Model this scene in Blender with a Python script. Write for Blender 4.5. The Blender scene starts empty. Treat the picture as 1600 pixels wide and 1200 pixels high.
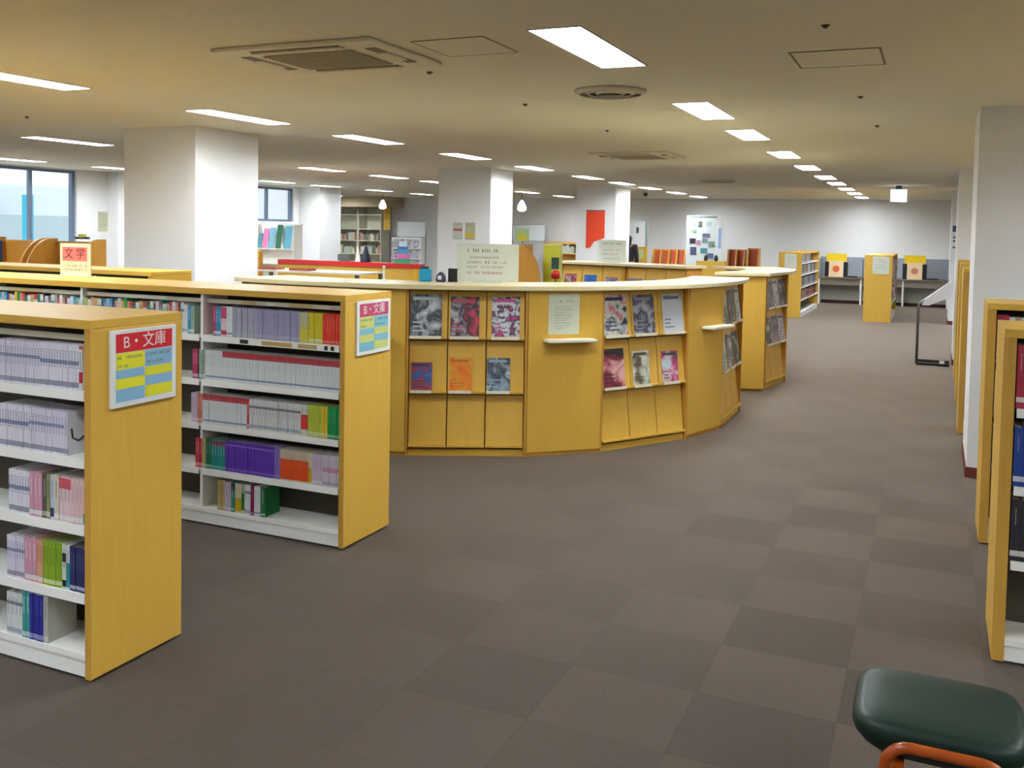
import bpy, bmesh, math, random
from mathutils import Vector, Matrix, Euler
C = bpy.context.scene.collection
S = bpy.context.scene
PI = math.pi
random.seed(7)

# ------------------------------------------------------------------ camera
FPX, YAW, PIT, ROLL, CX, CY, EYE = 1479.75, .419, -.0456, .018, 800., 427., 1.6986
f = Vector((-math.sin(YAW)*math.cos(PIT), math.cos(YAW)*math.cos(PIT), math.sin(PIT)))
r = Vector((math.cos(YAW), math.sin(YAW), 0)); u = r.cross(f)
c_, s_ = math.cos(ROLL), math.sin(ROLL)
r2 = r*c_ + u*s_; u2 = -r*s_ + u*c_
cd = bpy.data.cameras.new('camera'); cam = bpy.data.objects.new('camera', cd); C.objects.link(cam)
cam.matrix_world = Matrix(((r2.x, u2.x, -f.x, 0), (r2.y, u2.y, -f.y, 0), (r2.z, u2.z, -f.z, EYE), (0, 0, 0, 1)))
cd.sensor_fit = 'HORIZONTAL'; cd.sensor_width = 36; cd.lens = 36*FPX/1600
cd.shift_x = 0; cd.shift_y = -(600-CY)/1600
cd.clip_start = .05; cd.clip_end = 200
S.camera = cam
# ------------------------------------------------------------------ world, exposure
W = bpy.data.worlds.new('daylight'); S.world = W; W.use_nodes = True
bg = W.node_tree.nodes['Background']; bg.inputs[0].default_value = (.9, .95, 1.0, 1); bg.inputs[1].default_value = .19
S.view_settings.view_transform = 'Standard'; S.view_settings.look = 'None'
S.view_settings.exposure = 3.05; S.view_settings.gamma = 1; S.view_settings.use_curve_mapping = False
LAMP = 8.0          # radiance of the ceiling lamp diffusers
LAMP_COL = (.92, .98, 1.05)

# ------------------------------------------------------------------ materials
def hexc(h):
    h = h.lstrip('#'); o = []
    for i in (0, 2, 4):
        v = int(h[i:i+2], 16)/255
        o.append(v/12.92 if v <= .04045 else ((v+.055)/1.055)**2.4)
    return tuple(o)+(1,)
_m = {}
def mat(name, col, rough=.6, metal=0, spec=.5, emit=0, noise=0, nscale=30, bump=0):
    if name in _m: return _m[name]
    if isinstance(col, str): col = hexc(col)
    if len(col) == 3: col = tuple(col)+(1,)
    m = bpy.data.materials.new(name); m.use_nodes = True; nt = m.node_tree
    b = nt.nodes['Principled BSDF']
    b.inputs['Base Color'].default_value = col; b.inputs['Roughness'].default_value = rough
    b.inputs['Metallic'].default_value = metal; b.inputs['Specular IOR Level'].default_value = spec
    if emit:
        b.inputs['Emission Color'].default_value = col; b.inputs['Emission Strength'].default_value = emit
    if noise or bump:
        tc = nt.nodes.new('ShaderNodeTexCoord'); n = nt.nodes.new('ShaderNodeTexNoise')
        n.inputs['Scale'].default_value = nscale; n.inputs['Detail'].default_value = 3
        nt.links.new(tc.outputs['Object'], n.inputs['Vector'])
        if noise:
            mx = nt.nodes.new('ShaderNodeMix'); mx.data_type = 'RGBA'; mx.blend_type = 'MIX'
            mx.inputs[6].default_value = tuple(min(1, c*(1-noise)) for c in col[:3])+(1,)
            mx.inputs[7].default_value = tuple(min(1, c*(1+noise)) for c in col[:3])+(1,)
            nt.links.new(n.outputs['Fac'], mx.inputs[0]); nt.links.new(mx.outputs[2], b.inputs['Base Color'])
        if bump:
            bp = nt.nodes.new('ShaderNodeBump'); bp.inputs['Strength'].default_value = bump; bp.inputs['Distance'].default_value = .01
            nt.links.new(n.outputs['Fac'], bp.inputs['Height']); nt.links.new(bp.outputs[0], b.inputs['Normal'])
    _m[name] = m
    return m
def wood_mat(name, c1, c2, rough=.42, axis='Z'):
    if name in _m: return _m[name]
    m = bpy.data.materials.new(name); m.use_nodes = True; nt = m.node_tree; b = nt.nodes['Principled BSDF']
    tc = nt.nodes.new('ShaderNodeTexCoord'); mp = nt.nodes.new('ShaderNodeMapping')
    sc = {'Z': (26, 26, 2.0), 'X': (2, 26, 26)}[axis]; mp.inputs['Scale'].default_value = sc
    n = nt.nodes.new('ShaderNodeTexNoise'); n.inputs['Scale'].default_value = 1.6; n.inputs['Detail'].default_value = 5
    n2 = nt.nodes.new('ShaderNodeTexNoise'); n2.inputs['Scale'].default_value = 2.2
    rp = nt.nodes.new('ShaderNodeValToRGB'); rp.color_ramp.elements[0].position = .3; rp.color_ramp.elements[1].position = .72
    rp.color_ramp.elements[0].color = hexc(c1); rp.color_ramp.elements[1].color = hexc(c2)
    ad = nt.nodes.new('ShaderNodeMath'); ad.operation = 'MULTIPLY_ADD'; ad.inputs[1].default_value = .35
    nt.links.new(tc.outputs['Object'], mp.inputs[0]); nt.links.new(mp.outputs[0], n.inputs['Vector'])
    nt.links.new(tc.outputs['Object'], n2.inputs['Vector'])
    ml = nt.nodes.new('ShaderNodeMath'); ml.operation = 'MULTIPLY'; ml.inputs[1].default_value = .65
    nt.links.new(n.outputs['Fac'], ml.inputs[0]); nt.links.new(n2.outputs['Fac'], ad.inputs[0]); nt.links.new(ml.outputs[0], ad.inputs[2])
    nt.links.new(ad.outputs[0], rp.inputs[0]); nt.links.new(rp.outputs[0], b.inputs['Base Color'])
    b.inputs['Roughness'].default_value = rough; b.inputs['Specular IOR Level'].default_value = .4
    _m[name] = m
    return m
WOOD = wood_mat('maple_veneer', '#d3a642', '#dab04a')
WOODX = wood_mat('maple_veneer_across', '#d3a642', '#dab04a', axis='X')
WOODD = wood_mat('orange_veneer', '#bd8430', '#c9943c')
EDGE = wood_mat('maple_edge_band', '#bf9038', '#cb9f46')
TOPW = wood_mat('pale_laminate_top', '#ddcd9c', '#e6d8ac', rough=.3, axis='X')
WHITE = mat('white_steel', '#efefea', .4)
GREY = mat('grey_steel', '#8b8a80', .45)
BACK = mat('dark_shelf_back', '#4a4438', .7)
WALL = mat('wallpaper', '#e6e6e5', .85, bump=.08, nscale=160)
BLACK = mat('black_plastic', '#17171a', .5)
DKBASE = mat('reddish_brown_skirting', '#6a2a1c', .6)
STEEL = mat('brushed_tube', '#77756e', .35, metal=.6)
PAPER = mat('white_paper', '#e2e4dd', .8)
INK = mat('black_ink', '#2a2a2e', .8)
PAGES = mat('book_pages', '#cfc8b4', .9, noise=.12, nscale=300)

def nodes_floor():
    m = bpy.data.materials.new('carpet_tiles'); m.use_nodes = True; nt = m.node_tree; b = nt.nodes['Principled BSDF']
    L = nt.links.new; N = nt.nodes.new
    tc = N('ShaderNodeTexCoord'); sp = N('ShaderNodeSeparateXYZ'); L(tc.outputs['Object'], sp.inputs[0])
    def mth(op, a, bb=None, cc=None):
        n = N('ShaderNodeMath'); n.operation = op
        for i, v in enumerate((a, bb, cc)):
            if v is None: continue
            if isinstance(v, (int, float)): n.inputs[i].default_value = v
            else: L(v, n.inputs[i])
        return n.outputs[0]
    tx, ty = .4931, .4528
    fx = mth('DIVIDE', mth('ADD', sp.outputs[0], .255+tx*60), tx); fy = mth('DIVIDE', mth('ADD', sp.outputs[1], -4.3337+ty*60), ty)
    ix = mth('FLOOR', fx); iy = mth('FLOOR', fy)
    cb = N('ShaderNodeCombineXYZ'); L(ix, cb.inputs[0]); L(iy, cb.inputs[1])
    wn = N('ShaderNodeTexWhiteNoise'); wn.noise_dimensions = '2D'; L(cb.outputs[0], wn.inputs['Vector'])
    par = mth('MODULO', mth('ADD', ix, iy), 2)
    par = mth('GREATER_THAN', par, .5)
    # broad areas where the quarter-turned laying shows more
    mr = N('ShaderNodeMapRange'); L(sp.outputs[0], mr.inputs[0])
    for i, v_ in enumerate((-2.2, -.3, .06, .26)): mr.inputs[i+1].default_value = v_
    val = mth('ADD', mth('MULTIPLY', par, mr.outputs[0]), mth('MULTIPLY', wn.outputs['Value'], .13))
    # joints
    ex = mth('ABSOLUTE', mth('SUBTRACT', mth('FRACT', fx), .5)); ey = mth('ABSOLUTE', mth('SUBTRACT', mth('FRACT', fy), .5))
    jn = mth('GREATER_THAN', mth('MAXIMUM', ex, ey), .492)
    n1 = N('ShaderNodeTexNoise'); n1.inputs['Scale'].default_value = 170; n1.inputs['Detail'].default_value = 3; L(tc.outputs['Object'], n1.inputs['Vector'])
    n2 = N('ShaderNodeTexNoise'); n2.inputs['Scale'].default_value = 1.3; n2.inputs['Detail'].default_value = 4; L(tc.outputs['Object'], n2.inputs['Vector'])
    val = mth('ADD', mth('ADD', val, mth('MULTIPLY', n1.outputs['Fac'], .5)), mth('MULTIPLY', n2.outputs['Fac'], .3))
    val = mth('SUBTRACT', val, mth('MULTIPLY', jn, .10))
    rp = N('ShaderNodeValToRGB'); rp.color_ramp.elements[0].position = .2; rp.color_ramp.elements[1].position = .9
    rp.color_ramp.elements[0].color = hexc('#332b24'); rp.color_ramp.elements[1].color = hexc('#574d44')
    L(val, rp.inputs[0]); L(rp.outputs[0], b.inputs['Base Color'])
    b.inputs['Roughness'].default_value = .85; b.inputs['Specular IOR Level'].default_value = .25
    b.inputs['Sheen Weight'].default_value = 1.0; b.inputs['Sheen Roughness'].default_value = .28; b.inputs['Sheen Tint'].default_value = (1, .86, .74, 1)
    bp = N('ShaderNodeBump'); bp.inputs['Strength'].default_value = .35; bp.inputs['Distance'].default_value = .004
    L(n1.outputs['Fac'], bp.inputs['Height']); L(bp.outputs[0], b.inputs['Normal'])
    return m
CARPET = nodes_floor()
CEIL = mat('ceiling_board', '#efe9d2', .9, noise=.04, nscale=60, bump=.25)

def cover_mat(name, cols, scale=9, seed=0):
    """printed magazine cover: a procedural patchwork in the cover's own colours"""
    if name in _m: return _m[name]
    m = bpy.data.materials.new(name); m.use_nodes = True; nt = m.node_tree; b = nt.nodes['Principled BSDF']
    tc = nt.nodes.new('ShaderNodeTexCoord'); mp = nt.nodes.new('ShaderNodeMapping'); mp.inputs['Location'].default_value = (seed*3.1, seed*1.7, seed)
    n = nt.nodes.new('ShaderNodeTexNoise'); n.inputs['Scale'].default_value = scale*.8; n.inputs['Detail'].default_value = 5; n.inputs['Distortion'].default_value = .5
    rp = nt.nodes.new('ShaderNodeValToRGB'); rp.color_ramp.interpolation = 'LINEAR'
    k = len(cols); e = rp.color_ramp.elements
    while len(e) < k: e.new(.5)
    for i, cc in enumerate(cols):
        e[i].position = 0 if i == 0 else .36 + .3*(i-1)/max(1, k-2) if k > 2 else .5
        e[i].color = hexc(cc)
    nt.links.new(tc.outputs['Object'], mp.inputs[0]); nt.links.new(mp.outputs[0], n.inputs['Vector'])
    nt.links.new(n.outputs['Fac'], rp.inputs[0]); nt.links.new(rp.outputs[0], b.inputs['Base Color'])
    b.inputs['Roughness'].default_value = .35
    _m[name] = m
    return m

# ------------------------------------------------------------------ geometry helpers
class MB:
    def __init__(s): s.bm = bmesh.new(); s.mi = 0
    def _face(s, vs):
        try:
            fc = s.bm.faces.new(vs); fc.material_index = s.mi
        except ValueError: pass
    def box(s, x0, x1, y0, y1, z0, z1, mi=None):
        if mi is not None: s.mi = mi
        v = [s.bm.verts.new((x, y, z)) for x in (x0, x1) for y in (y0, y1) for z in (z0, z1)]
        for q in ((0, 1, 3, 2), (4, 6, 7, 5), (0, 4, 5, 1), (2, 3, 7, 6), (0, 2, 6, 4), (1, 5, 7, 3)): s._face([v[i] for i in q])
        return s
    def prism(s, pts, z0, z1, mi=None):
        """vertical prism over a plan polygon (counter-clockwise)"""
        if mi is not None: s.mi = mi
        a = [s.bm.verts.new((p[0], p[1], z0)) for p in pts]; b = [s.bm.verts.new((p[0], p[1], z1)) for p in pts]
        n = len(pts); s._face(a[::-1]); s._face(b)
        for i in range(n): s._face([a[i], a[(i+1) % n], b[(i+1) % n], b[i]])
        return s
    def extr(s, pts, x0, x1, mi=None):
        """profile in (y,z) extruded along x"""
        if mi is not None: s.mi = mi
        a = [s.bm.verts.new((x0, p[0], p[1])) for p in pts]; b = [s.bm.verts.new((x1, p[0], p[1])) for p in pts]
        n = len(pts); s._face(a[::-1]); s._face(b)
        for i in range(n): s._face([a[i], a[(i+1) % n], b[(i+1) % n], b[i]])
        return s
    def extry(s, pts, y0, y1, mi=None):
        """profile in (x,z) extruded along y"""
        if mi is not None: s.mi = mi
        a = [s.bm.verts.new((p[0], y0, p[1])) for p in pts]; b = [s.bm.verts.new((p[0], y1, p[1])) for p in pts]
        n = len(pts); s._face(a); s._face(b[::-1])
        for i in range(n): s._face([a[i], b[i], b[(i+1) % n], a[(i+1) % n]])
        return s
    def tube(s, path, rad, n=10, mi=None, closed=False):
        if mi is not None: s.mi = mi
        P = [Vector(p) for p in path]; rings = []
        up = Vector((0, 0, 1)); t0 = (P[1]-P[0]).normalized()
        nrm = t0.orthogonal().normalized()
        for i, p in enumerate(P):
            a = P[i-1] if i or closed else p; b = P[(i+1) % len(P)] if i < len(P)-1 or closed else p
            t = (b-a).normalized(); nrm = (nrm - t*nrm.dot(t)).normalized(); bn = t.cross(nrm)
            rd = rad[i] if isinstance(rad, (list, tuple)) else rad
            rings.append([s.bm.verts.new(p + (nrm*math.cos(2*PI*k/n) + bn*math.sin(2*PI*k/n))*rd) for k in range(n)])
        m = len(rings)
        for i in range(m if closed else m-1):
            A, B = rings[i], rings[(i+1) % m]
            for k in range(n): s._face([A[k], A[(k+1) % n], B[(k+1) % n], B[k]])
        if not closed: s._face(rings[0][::-1]); s._face(rings[-1])
        return s
    def lathe(s, prof, n=24, cx=0, cy=0, mi=None):
        if mi is not None: s.mi = mi
        rings = [[s.bm.verts.new((cx+rr*math.cos(2*PI*k/n), cy+rr*math.sin(2*PI*k/n), z)) for k in range(n)] for rr, z in prof]
        for A, B in zip(rings, rings[1:]):
            for k in range(n): s._face([A[k], A[(k+1) % n], B[(k+1) % n], B[k]])
        s._face(rings[0][::-1]); s._face(rings[-1])
        return s
    def mesh(s, name, mats, smooth=False):
        bmesh.ops.recalc_face_normals(s.bm, faces=s.bm.faces)
        me = bpy.data.meshes.new(name); s.bm.to_mesh(me); s.bm.free()
        for m in (mats if isinstance(mats, (list, tuple)) else [mats]): me.materials.append(m)
        if smooth:
            for p in me.polygons: p.use_smooth = True
        return me
    def obj(s, name, mats, parent=None, smooth=False, bevel=0):
        o = bpy.data.objects.new(name, s.mesh(name, mats, smooth)); C.objects.link(o)
        if parent: o.parent = parent
        if bevel:
            b = o.modifiers.new('edge', 'BEVEL'); b.width = bevel; b.segments = 2; b.limit_method = 'ANGLE'
        return o
def tag(o, label=None, cat=None, group=None, kind=None):
    if label: o['label'] = label
    if cat: o['category'] = cat
    if group: o['group'] = group
    if kind: o['kind'] = kind
    return o
def thing(name, loc, rz, label, cat, group=None):
    o = bpy.data.objects.new(name, None); C.objects.link(o); o.empty_display_size = .1
    o.location = loc; o.rotation_euler = (0, 0, rz); return tag(o, label, cat, group)
def struct(name, mb, m, **k):
    return tag(mb.obj(name, m, **k), kind='structure')
def place(me, name, loc, rot, label, cat, group=None):
    o = bpy.data.objects.new(name, me); C.objects.link(o); o.location = loc; o.rotation_euler = rot
    return tag(o, label, cat, group)
def text(s, size, m, loc, rot, parent=None, name='lettering', depth=.0006, align='CENTER'):
    cu = bpy.data.curves.new('t', 'FONT'); cu.body = s; cu.size = size; cu.extrude = depth; cu.align_x = align; cu.align_y = 'CENTER'
    t = bpy.data.objects.new('t', cu); C.objects.link(t)
    bpy.context.view_layer.update()
    me = bpy.data.meshes.new_from_object(t.evaluated_get(bpy.context.evaluated_depsgraph_get()))
    bpy.data.objects.remove(t); me.materials.clear(); me.materials.append(m); me.name = name
    o = bpy.data.objects.new(name, me); C.objects.link(o); o.location = loc; o.rotation_euler = rot
    if parent: o.parent = parent
    return o
def scribble(mb, x0, x1, z, h, y, mi, dens=.8):
    """one line of print, too small to read: short strokes in the plane y"""
    x = x0
    while x < x1-h*.4:
        w = h*random.uniform(.45, .8)
        if random.random() < dens:
            for k in range(3):
                zz = z+h*(k/3.)+h*.06
                a = random.uniform(0, .25)*w; b = random.uniform(.7, 1)*w
                mb.box(x+a, min(x+b, x1), y-.0008, y, zz, zz+h*.13, mi)
            mb.box(x+w*.4, x+w*.55, y-.0008, y, z, z+h*.9, mi)
        x += w*1.25

# ================================================================== THE ROOM
ZC = 2.62
XL, XR, YB, YF = -18.2, 5.5, 25.4, -6.0
o = struct('floor', MB().box(-14.0, XR, YF, YB, -.06, 0).box(XL, -14.0, 19.2, YB, -.06, 0), CARPET)
o = struct('wall_back', MB().box(XL-.1, XR+.1, YB, YB+.15, 0, 2.9), WALL)
struct('wall_right', MB().box(XR, XR+.15, YF, YB, 0, 2.9), WALL)
struct('wall_front', MB().box(-14.0, XR+.1, YF-.15, YF, 0, 2.9), WALL)
struct('wall_left', MB().box(XL-.15, XL, 19.35, YB, 0, 2.9), WALL)
XW = -13.8
# window wall: solid below and between the openings
w = MB()
w.box(XW-.2, XW, YF, 5.0, 0, 2.9); w.box(XW-.2, XW, 5.0, 12.12, 0, .95); w.box(XW-.2, XW, 12.12, 16.1, 0, 2.9)
w.box(XW-.2, XW, 16.1, 18.3, 0, 1.8); w.box(XW-.2, XW, 18.3, 19.35, 0, 2.9); w.box(XW-.2, XW, 16.1, 18.3, 2.58, 2.9); w.box(XW-.2, XW, 5, 12.12, 2.6, 2.9)
w.box(XL-.1, XW, 19.2, 19.35, 0, 2.9)
struct('wall_window_side', w, WALL)
struct('baseboard_back', MB().box(XL, XR, YB-.015, YB-.001, 0, .08), DKBASE)
FR = mat('grey_window_frame', '#6f7d93', .4, metal=.3)
GLASS = bpy.data.materials.new('window_glass'); GLASS.use_nodes = True
gn = GLASS.node_tree; gb = gn.nodes['Principled BSDF']
tr = gn.nodes.new('ShaderNodeBsdfTransparent'); gl = gn.nodes.new('ShaderNodeBsdfGlossy'); mxs = gn.nodes.new('ShaderNodeMixShader'); fre = gn.nodes.new('ShaderNodeFresnel')
gl.inputs['Roughness'].default_value = .02; tr.inputs[0].default_value = (.93, .96, .97, 1)
geo = gn.nodes.new('ShaderNodeNewGeometry'); inv = gn.nodes.new('ShaderNodeMath'); inv.operation = 'SUBTRACT'; inv.inputs[0].default_value = 1
mu = gn.nodes.new('ShaderNodeMath'); mu.operation = 'MULTIPLY'; gn.links.new(geo.outputs['Backfacing'], inv.inputs[1])
gn.links.new(fre.outputs[0], mu.inputs[0]); gn.links.new(inv.outputs[0], mu.inputs[1]); gn.links.new(mu.outputs[0], mxs.inputs[0]); gn.links.new(tr.outputs[0], mxs.inputs[1]); gn.links.new(gl.outputs[0], mxs.inputs[2])
gn.links.new(mxs.outputs[0], gn.nodes['Material Output'].inputs[0])
def window(n, y0, y1, z0, z1, mull, lbl):
    t = bpy.data.objects.new('window_%d' % n, None); C.objects.link(t); t['kind'] = 'structure'; t.location = (XW, (y0+y1)/2, z0)
    yc = (y0+y1)/2; m = MB(); H = z1-z0
    m.box(-.13, -.05, y0-yc, y1-yc, 0, .05); m.box(-.13, -.05, y0-yc, y1-yc, H-.05, H)
    m.box(-.13, -.05, y0-yc, y0-yc+.06, .05, H-.05); m.box(-.13, -.05, y1-yc-.06, y1-yc, .05, H-.05)
    m.obj('window_frame', FR, t)
    m = MB()
    for q in mull: m.box(-.12, -.06, q-yc-.03, q-yc+.03, .05, H-.05)
    m.obj('mullion', FR, t)
    MB().box(-.094, -.086, y0-yc+.06, y1-yc-.06, .05, H-.05).obj('pane', GLASS, t)
window(1, 5.0, 12.12, .95, 2.6, (6.6, 8.2, 9.7, 11.24), '')
window(2, 16.1, 18.3, 1.8, 2.58, (16.8, 17.4), '')

# ceiling with openings for the recessed lamps
LAMPS = []
def row(x, ys, w=.27):
    for a, b in ys: LAMPS.append((x-w/2, x+w/2, a, b))
row(-1.615, [(-2.6, -1.5), (.6, 1.7), (4.04, 5.11), (6.65, 7.66), (8.51, 9.45), (10.82, 11.76), (13.03, 13.95), (15.3, 16.3), (17.2, 18.15), (19.25, 20.2), (21.3, 22.25), (23.4, 24.4)])
row(-5.46, [(-4.2, -3.1), (-2.0, -.9), (-.1, 1.0), (1.85, 2.95), (3.75, 4.81), (5.96, 7.03), (8.01, 9.03), (10.28, 11.27), (12.54, 13.5), (14.9, 15.9), (16.85, 17.8), (18.8, 19.75), (21.0, 21.95), (23.2, 24.2)])
row(-9.06, [(-1.5, -.4), (.7, 1.8), (2.9, 4.0), (5.1, 6.2), (7.32, 8.4), (9.8, 10.8), (12.25, 13.26), (14.31, 15.3), (16.1, 17.1), (18.4, 19.4), (20.67, 21.7), (23.1, 24.1)])
row(-12.65, [(7.0, 8.1), (9.3, 10.47), (11.5, 12.5), (13.6, 14.6), (15.69, 16.68), (17.52, 18.4), (19.76, 20.7), (21.9, 22.8)])
row(2.3, [(-3.6, -2.5), (-1.2, -.1), (1.0, 2.1), (3.2, 4.3), (5.6, 6.7), (8.0, 9.1), (10.4, 11.5), (12.8, 13.9), (15.2, 16.3), (17.6, 18.7), (20.0, 21.1), (22.4, 23.5)])
row(-16.2, [(20.2, 21.3), (22.6, 23.7)])  # added lamps, put in to brighten the under-lit far left corner
AC = [(-3.5, -2.52, 3.92, 4.66, 1), (-3.75, -2.75, 10.4, 11.3, 2)]
xs = sorted({XL, XR, -14.0, *[l[0] for l in LAMPS], *[l[1] for l in LAMPS]})
cm = MB()
for x0, x1 in zip(xs, xs[1:]):
    holes = sorted((l[2], l[3]) for l in LAMPS if abs(l[0]-x0) < 1e-6)
    y = YF if x0 >= -14.01 else 19.2
    for a, b in holes: cm.box(x0, x1, y, a, ZC, ZC+.16); y = b
    cm.box(x0, x1, y, YB, ZC, ZC+.16)
struct('ceiling', cm, CEIL)
struct('trim_1', MB().box(-14.0, XR, YF, YB, ZC+.161, ZC+.2).box(XL, -14.0, 19.2, YB, ZC+.161, ZC+.2), CEIL)      # slab above the lamp boxes
DIFF = mat('lamp_diffuser', LAMP_COL, .5, emit=LAMP)
HOUS = mat('lamp_housing', '#c9c9c4', .35)
rowname = {-1.615: 'row above the corridor', -5.46: 'row passing the big square column', -9.06: 'third row from the corridor', -12.65: 'row beside the windows', 2.3: 'row right of the corridor', -16.2: 'added row in the far left corner'}
lampmesh = {}
def ceiling_lamp(x0, x1, y0, y1, label, group):
    t = thing('ceiling_lamp', ((x0+x1)/2, (y0+y1)/2, ZC), 0, label, 'ceiling light', group)
    w = (x1-x0)/2-.002; h = (y1-y0)/2-.002
    hb = MB()
    hb.box(-w, w, -h, h, .10, .115)
    for a, b, c, d in ((-w, -w+.008, -h, h), (w-.008, w, -h, h), (-w, w, -h, -h+.008), (-w, w, h-.008, h)): hb.box(a, b, c, d, -.004, .10)
    hb.obj('housing', HOUS, t)
    MB().box(-w+.01, w-.01, -h+.01, h-.01, .055, .062).obj('diffuser', DIFF, t)
ONES = 'first second third fourth fifth sixth seventh eighth ninth tenth eleventh twelfth thirteenth fourteenth fifteenth sixteenth seventeenth eighteenth nineteenth twentieth'.split()
ords = ['nearest', 'second nearest', 'third nearest', 'fourth nearest', 'fifth nearest', 'sixth nearest', 'seventh nearest', 'eighth nearest', 'ninth nearest', 'tenth nearest', 'eleventh nearest']
cnt = {}
for l in LAMPS:
    x = round((l[0]+l[1])/2, 3)
    if l[2] < 3.3 and x < 0 or x > 0:
        # behind the camera or off to its right: out of view, still lighting the room
        k = cnt.get(x+99, 0); cnt[x+99] = k+1
        nm = {2.3: 'right of the corridor', -1.615: 'behind the camera, corridor row', -5.46: 'left of the camera, column row', -9.06: 'far left of the camera, third row'}[x]
        ceiling_lamp(*l, 'unseen recessed ceiling light %s, %s from front' % (nm, ONES[k]), 'recessed lights outside the picture'); continue
    k = cnt.get(x, 0); cnt[x] = k+1
    rn = [v for q, v in rowname.items() if abs(q-x) < .01][0]
    ceiling_lamp(*l, 'long white recessed ceiling light, %s in the %s' % (ords[k], rn), 'recessed lights, ' + rn)

# columns
def column(x0, x1, y0, y1, label, base=True):
    t = MB().box(x0, x1, y0, y1, 0, ZC).obj('column', WALL); tag(t, label, kind='structure')
    if base:
        b = MB().box(x0-.008, x1+.008, y0-.008, y1+.008, 0, .075).obj('skirting', DKBASE); b.parent = t
    return t
column(-7.22, -6.33, 6.9, 7.8, 'big white square column behind the second bookcase')
column(-6.96, -6.07, 12.8, 13.6, 'white square column behind the counter notice')
colC = column(-6.80, -5.96, 18.5, 19.5, 'white column with the red banner')
column(.26, 1.15, 7.42, 8.3, 'white pillar on the right beside the bookcases')
column(.27, 1.15, 13.9, 14.8, 'white pillar farther along the right side')
colR = column(.285, 1.15, 20.4, 21.3, 'farthest white pillar on the right')
column(-14.05, -13.55, 12.8, 13.5, 'white column at the window wall')
column(-13.95, -13.2, 18.5, 19.35, 'white column beside the leaflet rack')
# beige bulkhead over the far left shelves
struct('trim_2', MB().box(-17.4, -15.0, 24.3, YB-.01, 2.32, ZC-.01), mat('beige_bulkhead', '#b9a98a', .8))
# outside the windows
OUT = mat('pale_facade', '#dfe6ea', .8); OUT2 = mat('teal_facade', '#b4c4c8', .8)
tag(MB().box(-34, -30, 2, 26, -6, 3.0).obj('building', [OUT]), 'pale building seen through the left window', 'building')
tag(MB().box(-29, -27, 20.5, 23.5, -6, 1.9).obj('shed', [OUT2]), 'pale teal low building outside the left window', 'building')

tag(MB().tube([(-22.0, 17.75, -6), (-22.0, 17.75, 2.4)], .14, 10).obj('lamp_post', mat('cyan_post', '#3cb4cc', .5)), 'cyan post outside the left window', 'post')
# ================================================================== ceiling fittings
def cassette(x0, x1, y0, y1, label):
    t = thing('air_conditioner', ((x0+x1)/2, (y0+y1)/2, ZC), 0, label, 'air conditioner')
    w, h = (x1-x0)/2, (y1-y0)/2
    pm = mat('conditioner_panel', '#e6dec4', .5); gm = mat('conditioner_grille', '#b5ad90', .6); dk = mat('conditioner_slot', '#7c745c', .6)
    m = MB(); m.box(-w, w, -h, h, -.022, -.001); m.obj('panel', pm, t, bevel=.008)
    iw, ih = w*.56, h*.56
    g = MB(); g.box(-iw, iw, -ih, ih, -.027, -.023)
    for k in range(12): yy = -ih+(k+.5)*2*ih/12; g.box(-iw, iw, yy-.006, yy+.006, -.033, -.027)
    g.obj('grille', gm, t)
    for sx, sy, a, b in ((0, 1, iw, .03), (0, -1, iw, .03), (1, 0, .03, ih), (-1, 0, .03, ih)):
        cx, cy = sx*w*.80, sy*h*.78
        MB().box(cx-a, cx+a, cy-b, cy+b, -.0255, -.0225).obj('outlet_slot', dk, t)
        MB().box(cx-a, cx+a, cy-b*.5, cy+b*.5, -.034, -.0258).obj('louvre', pm, t)
cassette(*AC[0][:4], 'square ceiling air conditioner nearest the camera, left of the first light')
cassette(-3.75, -2.8, 10.5, 11.4, 'smaller looking ceiling air conditioner above the round counter')
DKL = mat('ceiling_joint_line', '#8d8468', .7)  # darker line framing the hatch lids
def outline(x0, x1, y0, y1, label, thick=.012):
    t = thing('ceiling_hatch', ((x0+x1)/2, (y0+y1)/2, ZC), 0, label, 'ceiling hatch')
    w, h = (x1-x0)/2, (y1-y0)/2; m = MB()
    m.box(-w, w, -h, -h+thick, -.004, -.0005); m.box(-w, w, h-thick, h, -.004, -.0005); m.box(-w, -w+thick, -h+thick, h-thick, -.004, -.0005); m.box(w-thick, w, -h+thick, h-thick, -.004, -.0005)
    m.obj('frame', DKL, t); MB().box(-w+thick, w-thick, -h+thick, h-thick, -.003, -.0005).obj('lid', CEIL, t)
outline(-.71, -.27, 4.97, 5.46, 'square ceiling access hatch with dark outline, right of the lights')
outline(-2.40, -2.0, 4.1, 4.52, 'faint square ceiling hatch beside the air conditioner', .005)
def diffuser(x, y, rad, label):
    t = thing('round_air_vent', (x, y, ZC), 0, label, 'air vent')
    for i, (a, b) in enumerate(((1, .86), (.72, .6), (.46, .36))):
        m = MB(); n = 32; R1, R2 = rad*a, rad*b
        P = [(R1, -.001), (R1, -.012), (R2, -.03), (R2, -.02)]
        rings = [[m.bm.verts.new((q*math.cos(2*PI*k/n), q*math.sin(2*PI*k/n), z)) for k in range(n)] for q, z in P]
        for A, B in zip(rings, rings[1:]+rings[:1]):
            for k in range(n): m._face([A[k], A[(k+1) % n], B[(k+1) % n], B[k]])
        m.obj('vent_ring', mat('vent_metal', '#d8d0b8', .5), t, smooth=True)
    m = MB().lathe([(rad*.9, -.001), (rad*.9, -.004)], 32); m.obj('vent_opening', mat('vent_dark', '#8a8268', .8), t)
diffuser(-1.97, 5.95, .235, 'round ceiling air vent beside the first light')
diffuser(-3.5, 16.6, .3, 'round ceiling air vent farther off above the round counter')
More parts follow.
